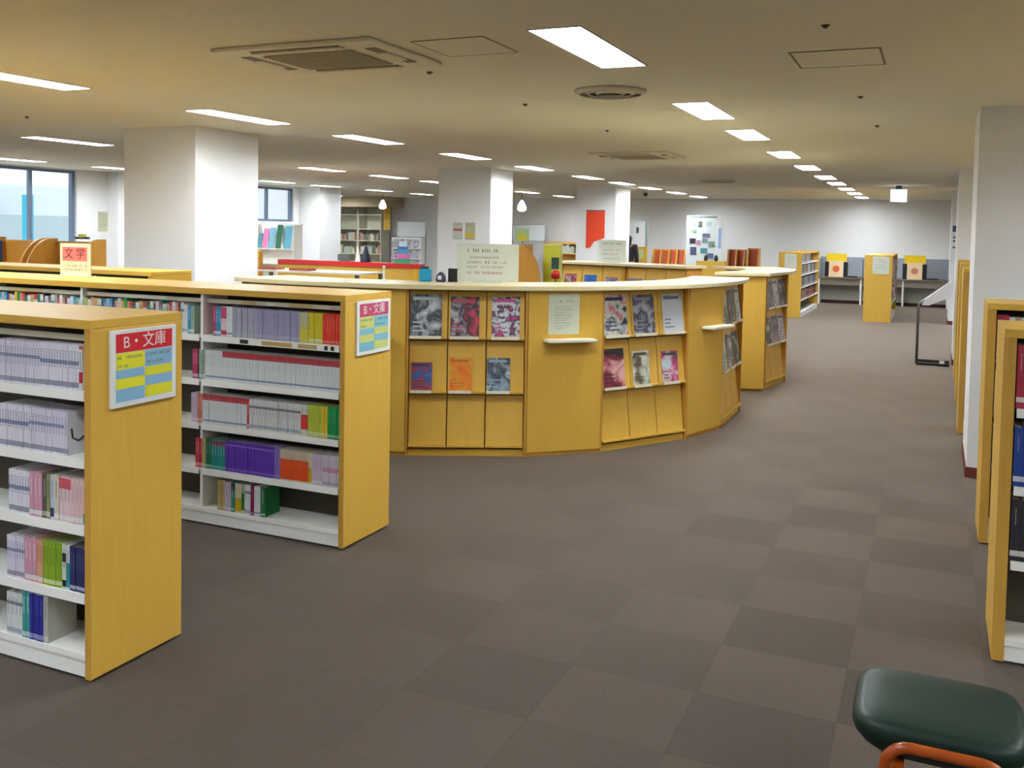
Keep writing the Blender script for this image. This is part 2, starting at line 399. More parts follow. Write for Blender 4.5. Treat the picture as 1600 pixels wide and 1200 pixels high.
for i, (x, y, l) in enumerate([(-.47, 4.38, 'small dark sprinkler head nearest the camera, above the square hatch'), (-.48, 6.67, 'small dark sprinkler head behind the square hatch'), (-2.75, 4.93, 'small dark sprinkler head beside the air conditioner'), (-2.77, 6.4, 'small dark sprinkler head left of the round vent'), (-2.75, 8.24, 'small dark sprinkler head behind the round vent'), (-.47, 8.45, 'small dark sprinkler head right of the corridor lights'), (-7.34, 5.92, 'small sprinkler head left of the big column')]):
    tag(MB().lathe([(.02, ZC-.001), (.02, ZC-.004), (.01, ZC-.008), (.01, ZC-.011), (.012, ZC-.014)], 14, x, y).obj('sprinkler_head', mat('sprinkler_metal', '#5a5346', .4, metal=.5), smooth=False), l, 'sprinkler', 'sprinkler heads in the ceiling')
tag(MB().lathe([(.05, ZC-.001), (.05, ZC-.03), (.035, ZC-.07), (.01, ZC-.085)], 20, -6.2, 21.5).obj('smoke_detector', mat('detector_dark', '#4a4338', .5), smooth=False), 'dark round detector on the ceiling near the back wall', 'smoke detector')
# guidance sign hanging from the ceiling
t = thing('exit_sign', (-.62, 18.4, ZC), 0, 'glowing white lantern sign hanging from ceiling near back wall', 'exit sign')
MB().box(-.05, .05, -.03, .03, -.07, 0).obj('ceiling_mount', mat('mount_grey', '#45535c', .5), t)
MB().box(-.135, .135, -.04, .04, -.29, -.07).obj('sign_box', mat('sign_glow', (.86, .93, 1.0), .5, emit=.3), t, bevel=.008)
MB().box(-.14, .14, -.045, .045, -.30, -.291).obj('sign_rim', GREY, t)
# pendant lamps at the far left
for (x, y, z, l, col) in ((-13.97, 22.5, 2.3, 'warm orange pendant lamp beside the yellow banner', (1, .62, .35)), (-8.69, 20.0, 2.22, 'pale warm pendant lamp between the two far columns', (1, .85, .6))):
    t = thing('pendant_lamp', (x, y, ZC), 0, l, 'pendant lamp')
    MB().tube([(0, 0, 0), (0, 0, z-ZC+.16)], .006, 6).obj('cord', BLACK, t)
    MB().lathe([(.02, z-ZC+.17), (.05, z-ZC+.13), (.1, z-ZC+.02), (.105, z-ZC-.05), (.05, z-ZC-.09)], 20).obj('lamp_shade', mat('shade_%d' % int(col[1]*100), col, .5, emit=.5), t, smooth=True)

# ================================================================== BOOKCASES
def bookcase(x0, x1, y, depth, h, levels, label, rz=0, loc=None, ep=.03, uprights=(), rail=True, basez=.10, origin=None, wood=WOOD, both=True, group=None):
    """free-standing shelf; the open side faces local -y; end panels at x0 and x1"""
    ox, oy = (x0+x1)/2, y
    t = thing('bookcase', loc or (ox, oy, 0), rz, label, 'bookcase', group)
    a, b = x0-ox, x1-ox
    tp = .035
    MB().box(a, b, 0, depth, h-tp, h).obj('top_panel', [wood_mat('maple_veneer_across', '', '')], t, bevel=.003)
    for xa in (a, b-ep):
        m = MB().box(xa, xa+ep, 0, depth, .012, h-tp-.0005); m.obj('end_panel', wood, t, bevel=.003)
        MB().box(xa, xa+ep, -.0012, -.0002, .012, h-tp).obj('edge_band', EDGE, t)
    ia, ib = a+ep, b-ep
    MB().box(ia, ib, depth/2-.006, depth/2+.006, basez, h-tp-.001).obj('back_panel', BACK, t)
    MB().box(ia, ib, .012, depth-.012, .012, .072).obj('plinth', WHITE, t)
    m = MB(); m.box(ia, ib, .006, depth-.006, .075, basez); m.obj('bottom_shelf', WHITE, t)
    ups = [u0-ox for u0 in uprights]
    for uu in ups: MB().box(uu-.009, uu+.009, .018, depth-.018, basez+.001, h-tp-.002).obj('upright', WHITE, t)
    edges = [ia]+sorted(ups)+[ib]
    for z in levels:
        for p, q in zip(edges, edges[1:]):
            m = MB(); g = .010
            m.box(p+g, q-g, .004, depth/2-.008, z-.018, z); m.box(p+g, q-g, .004, .010, z-.036, z-.018)
            if both: m.box(p+g, q-g, depth/2+.008, depth-.004, z-.018, z); m.box(p+g, q-g, depth-.010, depth-.004, z-.036, z-.018)
            m.obj('shelf', WHITE, t)
    if rail:
        for p, q in zip(edges, edges[1:]):
            MB().box(p+.01, q-.01, .05, .058, h-.085, h-.062).obj('header_rail', mat('pale_rail', '#c9c4ae', .5), t)
    return t

# ---- books
_bk = {}
def book_mesh(kind):
    if kind in _bk: return _bk[kind]
    w, h, d, cov, bands, ink = KINDS[kind]
    mats = [mat('cover_'+cov.strip('#'), cov, .5), PAGES]; cols = {cov: 0}
    def mi(c):
        if c not in cols: cols[c] = len(mats); mats.append(mat('cover_'+c.strip('#'), c, .5))
        return cols[c]
    m = MB(); g = .0004; t = .0014
    x0, x1 = -w+g, -g
    m.box(x0, x0+t, 0, d, 0, h, 0); m.box(x1-t, x1, 0, d, 0, h, 0)
    m.box(x0+t, x1-t, t, d-.004, .002, h-.003, 1)
    zs = [0]; seg = []
    last = 0
    bb = sorted(bands)
    for z0, z1, c in bb:
        if z0 > last: seg.append((last, z0, cov))
        seg.append((z0, z1, c)); last = z1
    if last < 1: seg.append((last, 1, cov))
    for z0, z1, c in seg: m.box(x0, x1, -.0012, t, z0*h, z1*h, mi(c))
    if ink:
        ic = mi(ink); cx = (x0+x1)/2; q = min(.0035, w*.26)
        z = h*.86
        for k in range(8):
            if z < h*.42: break
            m.box(cx-q, cx+q*random.uniform(.3, 1), -.0018, -.0012, z-q*.5, z, ic); m.box(cx-q*.3, cx+q*.3, -.0018, -.0012, z-q*1.5, z-q*.5, ic); z -= q*2.4
    me = m.mesh('book', mats); _bk[kind] = me; return me
LB = '#c9ccd6'    # call number sticker
KINDS = {
 # kind: width, height, depth, cover, bands (fraction of height), title colour
 'lavender': (.0145, .166, .118, '#d9d7e0', [(.05, .17, '#8f90a2'), (.55, .64, '#7f86a8')], '#5a6288'),
 'lavender_b': (.0155, .163, .118, '#d4cede', [(.05, .16, '#9293a3'), (.62, .7, '#8a8fae')], '#6b7094'),
 'white_red_band': (.017, .165, .118, '#d6d3d0', [(.17, .42, '#b71c32'), (.93, 1, '#c23a44')], '#34343c'),
 'white_logo': (.018, .162, .118, '#c5c6d0', [(.05, .16, '#8f94a6')], '#5f6678'),
 'grey_thick': (.024, .17, .12, '#4d4f4a', [(.05, .16, '#a4a79a')], '#c8c8c0'),
 'olive': (.018, .168, .12, '#8f8f62', [(.05, .16, '#c2c3b4')], '#3c3c28'),
 'blue_dot': (.022, .17, .12, '#b6c4d0', [(.06, .26, '#1f3d63')], '#5d6a7c'),
 'beige_title': (.026, .172, .12, '#cfc3b2', [(.05, .15, '#dedad0')], '#2c2826'),
 'pink_flower': (.021, .168, .12, '#d7bfc4', [(.74, .98, '#cf5562'), (.05, .14, '#d9d6d6')], '#8c6a74'),
 'pale_pink': (.020, .168, .12, '#d8b5b4', [(.05, .15, '#dcd8da')], '#8f86a6'),
 'green_dot': (.021, .168, .12, '#d8a090', [(.05, .27, '#1c8c6c')], '#d8d8d8'),
 'pinkish': (.022, .17, .12, '#c892a4', [(.05, .15, '#d8d4d4')], '#f0e0e4'),
 'peach': (.018, .168, .12, '#cf9c78', [(.05, .15, '#d8d4d4')], '#8c5a48'),
 'lime': (.0165, .17, .12, '#84a824', [(.05, .14, '#c9d09a')], '#48641c'),
 'white_spots': (.020, .17, .12, '#c8cbb8', [(.05, .2, '#22262c'), (.6, .8, '#30343a')], '#22262c'),
 'teal_top': (.018, .168, .12, '#cfd3d8', [(.05, .6, '#1f8c98')], '#3c4c50'),
 'navy': (.0155, .166, .12, '#262c58', [(.05, .13, '#9aa0bc')], '#5a64a0'),
 'deep_blue': (.018, .19, .13, '#26268c', [(.03, .13, '#8a8cb8'), (.94, 1, '#9c9cb4')], '#5058c0'),
 'teal': (.02, .185, .13, '#3c9a94', [(.03, .13, '#b8c8c4')], '#d0e0dc'),
 'grey_logo': (.026, .185, .13, '#aeb0a6', [(.03, .13, '#c6c8c0')], '#56584e'),
 'lavender_wide': (.0205, .162, .118, '#9a96b8', [(.04, .16, '#a6a6c0')], '#7470a0'),
 'bluegrey_wide': (.0205, .163, .118, '#a5a6b8', [(.04, .16, '#a8b0bc')], '#8088a0'),
 'yellow': (.0185, .16, .118, '#d0c41c', [(.04, .15, '#d8d4a0')], '#a89c20'),
 'pale_yellow': (.0185, .16, .118, '#c4c49a', [(.04, .5, '#d0c83c')], '#8c8c50'),
 'red_orange': (.0195, .16, .118, '#e03a24', [(.04, .12, '#e07868')], '#f08060'),
 'magenta': (.018, .165, .118, '#b8305c', [(.05, .16, '#c8b0bc')], '#e8c0d0'),
 'cyan': (.019, .165, .118, '#2c8cb4', [(.05, .16, '#b8ccd4')], '#d0e4ec'),
 'pink_white': (.02, .165, .118, '#d8c4cc', [(.6, .98, '#d04c74'), (.05, .2, '#c03c5c')], '#a06080'),
 'green_white': (.02, .165, .118, '#9cb49c', [(.05, .16, '#ccd4cc')], '#3c6450'),
 'pale': (.0205, .165, .118, '#d6dbdd', [(.08, .14, '#8c9cb0')], '#98a2b4'),
 'red_top': (.0225, .165, .118, '#d4dadc', [(.80, 1, '#b03440'), (.08, .14, '#8496ac')], '#a0a8b4'),
 'black_thin': (.012, .165, .118, '#2a2630', [(.05, .16, '#7c8894')], '#8c8494'),
 'red_full': (.016, .165, .118, '#c23040', [(.05, .16, '#d0a0a4')], '#e0b0b0'),
 'salmon': (.018, .165, .118, '#c87c68', [(.05, .16, '#d0b0a4')], '#e0c8b8'),
 'mixed_pale': (.0215, .166, .118, '#d0d3d2', [(.05, .16, '#a0aab8'), (.7, .78, '#7c8088')], '#7c8496'),
 'red_spot': (.0225, .166, .118, '#c8ccc4', [(.2, .68, '#d43a34')], '#6c7078'),
 'yellow_green': (.018, .168, .118, '#b4c03c', [(.05, .16, '#c4c898')], '#8c9430'),
 'yellow_deep': (.018, .168, .118, '#dcc028', [(.05, .16, '#d4cc90')], '#b09828'),
 'green': (.0195, .17, .118, '#148c48', [(.05, .13, '#84b494')], '#64b484'),
 'purple': (.0225, .17, .118, '#5830a8', [(.05, .12, '#7c5cb8'), (.85, .9, '#8868c8')], '#7c58cc'),
 'violet_pale': (.0195, .17, .118, '#7c68b8', [(.05, .12, '#9484c0')], '#a494d0'),
 'orange_block': (.0185, .166, .118, '#c4b8a4', [(.04, .70, '#e0501c')], '#e08048'),
 'pale_flower': (.022, .166, .118, '#c8bcc8', [(.05, .14, '#9c9cb8'), (.45, .6, '#c88ca4')], '#8c8ca4'),
 'teal_red': (.02, .168, .118, '#1c8c84', [(.8, .95, '#8c3048'), (.05, .12, '#6cb4ac')], '#a0d0c8'),
 'green_dark': (.0195, .168, .118, '#1c6c4c', [(.05, .14, '#84ac98')], '#70a890'),
 'beige_tall': (.026, .17, .12, '#b8a468', [(.05, .14, '#c8bc98')], '#7c6c3c'),
 'lilac': (.022, .165, .12, '#c0aec4', [(.05, .14, '#d0c8d0')], '#8c7c98'),
 'teal_black': (.024, .168, .12, '#2c8c7c', [(.72, .95, '#141c20'), (.05, .14, '#90b4ac')], '#c0d4cc'),
 'yellow_base': (.024, .165, .12, '#c4c4a4', [(.05, .5, '#c0a418')], '#8c8444'),
 'green_leaf': (.02, .165, .12, '#b8bc9c', [(.12, .7, '#2c7c34')], '#38642c'),
 'maroon': (.026, .17, .12, '#7c1444', [(.05, .1, '#b48498')], '#b45c80'),
 'green_cover': (.03, .165, .13, '#1c6c38', [(.05, .12, '#b0c4b4')], '#d0dcd0'),
 # bigger books for the cases on the right
 'big_red': (.03, .25, .17, '#a02440', [(.1, .18, '#d8d0d0')], '#e0b8c0'),
 'big_blue': (.032, .235, .17, '#1c3c88', [(.08, .17, '#c0c8d8')], '#8098c8'),
 'big_white': (.028, .24, .17, '#c8ccd0', [(.08, .17, '#a8b0bc')], '#5c6878'),
 'big_dark': (.035, .245, .17, '#26242c', [(.08, .17, '#c8c4bc')], '#b0a890'),
 'big_green': (.03, .23, .17, '#5c7454', [(.08, .17, '#c8ccbc')], '#c4ccb4'),
 'big_tan': (.03, .24, .17, '#a88c68', [(.08, .17, '#d0c8b8')], '#503c28'),
}
WORDS = {
 'lavender': 'slim pale lavender paperback', 'lavender_b': 'slim lilac grey paperback', 'white_red_band': 'white paperback with red-banded spine',
 'white_logo': 'pale paperback with dark curved cover mark', 'grey_thick': 'thick dark grey book', 'olive': 'olive coloured book', 'blue_dot': 'pale blue book with navy spot',
 'beige_title': 'beige book with bold black title', 'pink_flower': 'pale book with red blot', 'pale_pink': 'pale pink paperback', 'green_dot': 'salmon book with green foot',
 'pinkish': 'dusty pink book', 'peach': 'peach coloured book', 'lime': 'lime green paperback', 'white_spots': 'pale book with black spots', 'teal_top': 'pale book with teal block',
 'navy': 'slim navy blue paperback', 'deep_blue': 'deep blue hardback with pale ends', 'teal': 'teal book', 'grey_logo': 'grey book showing its cover',
 'lavender_wide': 'lavender paperback', 'bluegrey_wide': 'blue grey paperback', 'yellow': 'yellow paperback', 'pale_yellow': 'half pale half yellow paperback', 'red_orange': 'bright red orange paperback',
 'magenta': 'magenta paperback', 'cyan': 'cyan blue paperback', 'pink_white': 'pink and white paperback', 'green_white': 'pale green paperback', 'pale': 'pale grey paperback', 'red_top': 'red-topped pale paperback',
 'black_thin': 'thin black paperback', 'red_full': 'red paperback', 'salmon': 'salmon paperback', 'mixed_pale': 'grey-titled pale paperback', 'red_spot': 'pale book with red block',
 'yellow_green': 'yellow green paperback', 'yellow_deep': 'deep yellow paperback', 'green': 'green paperback', 'purple': 'purple paperback', 'violet_pale': 'pale violet paperback', 'orange_block': 'orange paperback with pale top',
 'pale_flower': 'pale pinkish white paperback', 'teal_red': 'teal paperback with dark red top', 'green_dark': 'dark green paperback', 'beige_tall': 'beige brown book', 'lilac': 'lilac white book', 'teal_black': 'teal book with black top',
 'yellow_base': 'pale book with yellow lower spine', 'green_leaf': 'pale book with green patch', 'maroon': 'maroon book', 'green_cover': 'dark green book showing its cover',
 'big_red': 'tall crimson book', 'big_blue': 'tall royal blue book', 'big_white': 'tall white book', 'big_dark': 'tall black book', 'big_green': 'tall sage green book', 'big_tan': 'tall tan book'}
def ordinal(n):
    if n <= 20: return ONES[n-1]
    tens = {2: 'twenty', 3: 'thirty', 4: 'forty', 5: 'fifty'}[(n-1)//10 if n % 10 == 0 else n//10]
    return tens+'-'+ONES[(n-1) % 10] if n % 10 else {30: 'thirtieth', 40: 'fortieth', 50: 'fiftieth'}[n]
def row_of_books(xr, y, z, seq, where, inset=.012):
    """books set from the right end xr to the left; seq = [(kind, count), ...]"""
    x = xr; tot = {}; idx = {}
    for k, n in seq: tot[k] = tot.get(k, 0)+n
    for kind, n in seq:
        me = book_mesh(kind); w = KINDS[kind][0]
        for i in range(n):
            idx[kind] = idx.get(kind, 0)+1
            lbl = WORDS[kind]+', '+where if tot[kind] == 1 else WORDS[kind]+', %s from right of its kind, ' % ordinal(idx[kind])+where
            if tot[kind] > 1 and idx[kind] == 1: lbl = WORDS[kind]+', rightmost of its kind, '+where
            place(me, 'book', (x, y+inset+random.uniform(0, .004), z+.0006), (0, 0, 0), lbl, 'book', (WORDS[kind]+'s, '+where) if tot[kind] > 1 else None)
            x -= w
    return x

LV = [.325, .58, .83, 1.08]
H1 = 1.344
B1 = bookcase(-5.9, -2.78, 2.5, .4577, H1, LV, 'maple bookcase nearest the camera at the left with the red shelf sign', uprights=(-3.75, -4.68))
B2 = bookcase(-7.0, -2.78, 4.125, .4577, H1, LV, 'second maple bookcase from the left front, full of paperbacks', uprights=(-3.75, -4.68, -5.6))
B3 = bookcase(-8.4, -5.73, 5.75, .4577, 1.31, LV, 'third maple bookcase at the left, mostly hidden behind the second')
e1 = -2.812
W1 = '%s shelf, nearest bookcase'; W2 = '%s shelf, second bookcase'
row_of_books(e1-.022, 2.5, 1.08, [('white_red_band', 1), ('lavender', 14), ('lavender_b', 16)], W1 % 'top')
row_of_books(e1-.10, 2.5, .83, [('white_logo', 1), ('lavender_b', 12), ('lavender', 11)], W1 % 'second')
row_of_books(e1, 2.5, .58, [('green_dot', 1), ('pale_pink', 3), ('pink_flower', 3), ('beige_title', 1), ('blue_dot', 1), ('olive', 1), ('grey_thick', 1), ('pinkish', 3), ('lavender', 8)], W1 % 'third')
row_of_books(e1, 2.5, .325, [('navy', 6), ('teal_top', 1), ('white_spots', 1), ('lime', 6), ('peach', 2), ('pinkish', 3), ('lavender_b', 6)], W1 % 'fourth')
row_of_books(e1-.205, 2.5, .10, [('grey_logo', 1), ('deep_blue', 4), ('teal', 2), ('mixed_pale', 4)], W1 % 'bottom')
row_of_books(e1, 4.125, 1.08, [('red_orange', 6), ('yellow', 5), ('pale_yellow', 3), ('lavender_wide', 14), ('bluegrey_wide', 8), ('pale', 2), ('pink_white', 2), ('cyan', 2), ('magenta', 1)], W2 % 'top')
row_of_books(e1, 4.125, .83, [('red_top', 35), ('pale', 6), ('green_white', 2), ('black_thin', 1), ('magenta', 2)], W2 % 'second')
row_of_books(e1-.004, 4.125, .58, [('green', 4), ('yellow_deep', 2), ('yellow_green', 5), ('red_spot', 2), ('mixed_pale', 16), ('red_full', 1), ('red_top', 14), ('salmon', 2), ('lilac', 2)], W2 % 'third')
row_of_books(e1-.002, 4.125, .325, [('pale_flower', 5), ('lilac', 3), ('yellow_base', 1), ('orange_block', 10), ('violet_pale', 2), ('purple', 15), ('teal_red', 5), ('green_dark', 2), ('beige_tall', 1), ('red_full', 3)], W2 % 'fourth')
row_of_books(-3.30, 4.125, .10, [('green_cover', 1), ('pale', 2), ('maroon', 1), ('mixed_pale', 2), ('green_leaf', 1), ('yellow_base', 2), ('teal_black', 1), ('lilac', 2), ('beige_tall', 2)], W2 % 'bottom')
# beyond some three hundred books: the ones whose tops alone show, and those at the far end, are one object
STUFF = bmesh.new(); STUFF_M = []
def add_stuff(kind, M):
    me = book_mesh(kind); mp = []
    for q in me.materials:
        if q not in STUFF_M: STUFF_M.append(q)
        mp.append(STUFF_M.index(q))
    n0 = len(STUFF.faces); vs = [STUFF.verts.new(M@v.co) for v in me.vertices]
    for p in me.polygons:
        fc = STUFF.faces.new([vs[i] for i in p.vertices]); fc.material_index = mp[p.material_index]
x = -3.80
left = ['green_white', 'cyan', 'pale', 'mixed_pale', 'black_thin', 'salmon', 'pale', 'red_full', 'green_white', 'mixed_pale', 'teal_red', 'pale_flower', 'black_thin', 'mixed_pale', 'green_dark', 'red_top', 'beige_tall', 'pale', 'green_dark', 'red_full', 'salmon', 'green', 'yellow_deep', 'pale_flower', 'peach', 'navy', 'cyan', 'bluegrey_wide', 'cyan', 'black_thin', 'mixed_pale', 'beige_tall', 'salmon', 'pale', 'yellow_green', 'green_white', 'mixed_pale']
for k in left*3:
    if x < -5.5: break
    sx = 1.25; sz = random.uniform(.94, 1.06)
    add_stuff(k, Matrix.Translation((x, 4.139, 1.0806))@Matrix.Diagonal((sx, 1, sz, 1))); x -= KINDS[k][0]*sx
# curved mark on the cover turned outwards at the end of the second row
m = MB(); m.tube([(e1-.0985, 2.53, .93), (e1-.0985, 2.535, .895), (e1-.0985, 2.56, .88), (e1-.0985, 2.60, .90), (e1-.0985, 2.615, .925)], .0035, 6)
k_ = m.obj('cover_mark', INK); o_ = [q for q in bpy.data.objects if q.get('label', '') == WORDS['white_logo']+', second shelf, nearest bookcase'][0]
k_.parent = o_; k_.matrix_parent_inverse = Matrix.Translation(o_.location).inverted()
# shelf edge labels on the second bookcase
for xx, wd, cc in ((-3.44, .055, '#26241e'), (-3.22, .20, '#b49a5c'), (-3.02, .12, '#c0a468'), (-2.90, .02, '#26241e'), (-2.86, .02, '#26241e')):
    mm = MB().box(xx-wd/2, xx+wd/2, 4.126, 4.1285, 1.05, 1.072).obj('shelf_label', mat('label_'+cc.strip('#'), cc, .6), B2); mm.matrix_parent_inverse = Matrix.Translation(B2.location).inverted()
for xx, wd, cc in ((-5.2, .30, '#c8b078'), (-4.25, .42, '#d8d6c8'), (-3.45, .1, '#c8b078'), (-3.3, .05, '#dcdad0'), (-3.1, .15, '#c8b078'), (-2.95, .1, '#d4ccb0')):
    mm = MB().box(xx-wd/2, xx+wd/2, 4.172, 4.1745, H1-.083, H1-.064).obj('rail_card', mat('label_'+cc.strip('#'), cc, .6), B2); mm.matrix_parent_inverse = Matrix.Translation(B2.location).inverted()

# shelf signs on the end panels (plane x = const, facing +x)
def end_sign(y0, y1, z0, z1, label, red, yel, blu):
    t = thing('shelf_sign', (-2.7795, (y0+y1)/2, (z0+z1)/2), PI/2, label, 'sign')
    w, h = (y1-y0)/2, (z1-z0)/2
    MB().box(-w, w, -.011, -.0, -h, h).obj('board', mat('sign_white', '#dfe2e0', .5), t, bevel=.002)
    MB().box(-w*.86, w*.86, -.0122, -.0112, h*.42, h*.9).obj('header', mat('hd'+red, red, .5), t)
    m = MB(); mats = [mat('hd'+yel, yel, .5), mat('hd'+blu, blu, .5), mat('sign_print', '#8a9a6a', .7)]
    zs = [h*.42, -.0*h, -.27*h, -.5*h, -.74*h, -.9*h]
    lft = [(.40, -.02, 0), (-.03, -.25, 1), (-.26, -.52, 0), (-.53, -.86, 1)]
    rgt = [(.40, -.04, 1), (-.05, -.28, 0), (-.29, -.54, 1), (-.55, -.84, 0)]
    for a, b, c in lft: m.box(-w*.86, -w*.01, -.0120, -.0112, b*h, a*h, c)
    for a, b, c in rgt: m.box(w*.01, w*.86, -.0120, -.0112, b*h, a*h, c)
    scribble(m, -w*.82, -w*.1, h*.25, h*.08, -.0122, 2); scribble(m, w*.06, w*.8, h*.25, h*.08, -.0122, 2); scribble(m, w*.06, w*.7, h*.05, h*.08, -.0122, 2); scribble(m, -w*.82, -w*.5, h*.03, h*.07, -.0122, 2)
    m.obj('colour_chart', mats, t)
    text('B・文庫', h*.42, mat('sign_lettering', '#e8e4e0', .5), (0, -.0124, h*.655), (PI/2, 0, 0), t)
end_sign(2.583, 2.912, 1.006, 1.298, 'white shelf sign with red header on the nearest bookcase end', '#d4202c', '#e0dc2c', '#86b4d4')
end_sign(4.22, 4.552, 1.016, 1.305, 'white shelf sign with pinkish red header on the second bookcase end', '#c04468', '#c8ce70', '#7cb8cc')
# upright literature sign on top of bookcase two
t = thing('tabletop_sign', (-5.16, 4.52, H1), .1, 'cream sign with red literature panel standing on the second bookcase', 'sign')
MB().box(-.125, .125, 0, .006, 0, .215).obj('board', mat('cream_board', '#d6ccb0', .5), t)
MB().box(-.105, .095, -.002, -.0003, .10, .19).obj('panel', mat('salmon_red', '#d0746c', .5), t)
MB().box(-.125, .125, -.03, .05, 0, .004).obj('foot', mat('cream_board', '', .5), t)
text('文 学', .075, mat('dark_red_lettering', '#7a2430', .6), (-.005, -.0026, .145), (PI/2, 0, 0), t)
m = MB()
for zz in (.06, .035): scribble(m, -.1, .1, zz, .016, -.0003, 0, .8)
m.obj('small_print', mat('green_print', '#8c9460', .7), t)

# ---- right-hand cases
RL = [.42, .72, 1.03]
R1 = bookcase(.2643, 2.6, 4.2, .46, H1, RL, 'maple bookcase nearest the camera on the right edge', ep=.045, rail=False)
R2 = bookcase(.2788, 2.6, 5.815, .46, H1, RL, 'second maple bookcase on the right, before the white pillar', ep=.045, rail=False)
HR = 1.44
R3 = bookcase(.235, 2.6, 9.0, .46, HR, RL, 'taller maple bookcase just behind the near white pillar', ep=.045, rail=False)
R4 = bookcase(.25, 2.6, 10.65, .46, HR, RL, 'second taller maple bookcase behind the near pillar', ep=.045, rail=False)
R5 = bookcase(.26, 2.6, 12.25, .46, HR, RL, 'third taller maple bookcase, close to the far right pillars', ep=.045, rail=False)
for (xx, yy, wh) in ((.2643, 4.2, 'nearest right bookcase'), (.2788, 5.815, 'second right bookcase')):
    def rr(z, ks, nm):
        x = xx+.05; cn = {}
        for k in ks:
            if k == '_': x += .03; continue
            w = KINDS[k][0]; x += w
            cn[k] = cn.get(k, 0)+1
            place(book_mesh(k), 'book', (x, yy+.012, z+.0006), (0, 0, 0), WORDS[k]+(', %s from left of its kind' % ordinal(cn[k]) if ks.count(k) > 1 else '')+', '+nm+' shelf, '+wh, 'book', WORDS[k]+'s, '+nm+' shelf, '+wh if ks.count(k) > 1 else None)
    rr(1.03, ['big_red', 'big_red', 'big_white', 'big_tan', 'big_white', 'big_dark'], 'top')
    rr(.72, ['big_white', 'big_white', 'big_green', 'big_white', 'big_blue'] if yy > 5 else ['big_blue', 'big_blue', 'big_white', 'big_blue', 'big_tan'], 'second')
    rr(.42, ['big_blue', 'big_blue', 'big_blue', 'big_dark'] if yy > 5 else ['big_dark', 'big_dark', 'big_tan', 'big_dark'], 'third')
# ---- far bookcases running along the corridor, open side to the right
def side_case(cx, y0, y1, w, h, label, paper):
    """end panel faces the camera, shelves face +x"""
    t = thing('bookcase', (cx, y0, 0), 0, label, 'bookcase')
    L = y1-y0
    MB().box(-w/2, w/2, 0, .04, .0, h).obj('end_panel', WOOD, t, bevel=.004)
    MB().box(-w/2, w/2, L-.04, L, 0, h).obj('end_panel', WOOD, t)
    MB().box(-w/2, w/2, .041, L-.041, h-.035, h).obj('top_panel', WOODX, t)
    MB().box(-.01, .01, .041, L-.041, .1, h-.036).obj('back_panel', BACK, t)
    MB().box(-w/2+.01, w/2-.01, .041, L-.041, .0, .10).obj('plinth', WHITE, t)
    for z in (.36, .62, .88, 1.12):
        if z < h-.1: MB().box(-w/2+.01, w/2-.005, .042, L-.042, z-.02, z).obj('shelf', WHITE, t)
    if paper:
        MB().box(-.11, .11, -.003, -.0005, h-.33, h-.03).obj('notice', mat('pale_notice', '#cfd2c4', .7), t)
    return t
side_case(-2.70, 20.1, 23.3, .46, 1.345, 'maple bookcase at the far end, left of the wall desk', True)
side_case(-1.0, 20.05, 22.6, .52, 1.335, 'maple case standing before the wall desk at the far end', True)
bc = ['#3c5060', '#7c8890', '#2c3c44', '#a8a89c', '#b04028', '#c8882c', '#d0d0c8', '#44685c']
for lv, (z, tot) in enumerate(((1.12, 1.7), (.88, 2.6), (.62, 2.8), (.36, 2.9))):
    y = 20.18
    nm = ('top', 'second', 'third', 'fourth')[lv]
    while y < 20.1+tot:
        kk = random.choice(['big_blue', 'big_white', 'big_dark', 'big_green', 'big_tan'] if lv < 3 else ['big_red', 'big_tan', 'big_dark', 'salmon', 'orange_block'])
        if y+.05 > 23.2: break
        sc = 2.0 if lv < 3 else 2.2
        add_stuff(kk, Matrix.Translation((-2.49, y, z+.0006))@Matrix.Rotation(PI/2, 4, 'Z')@Matrix.Diagonal((sc, 1, min(1.0, .20/KINDS[kk][1]), 1)))
        y += KINDS[kk][0]*sc+.002

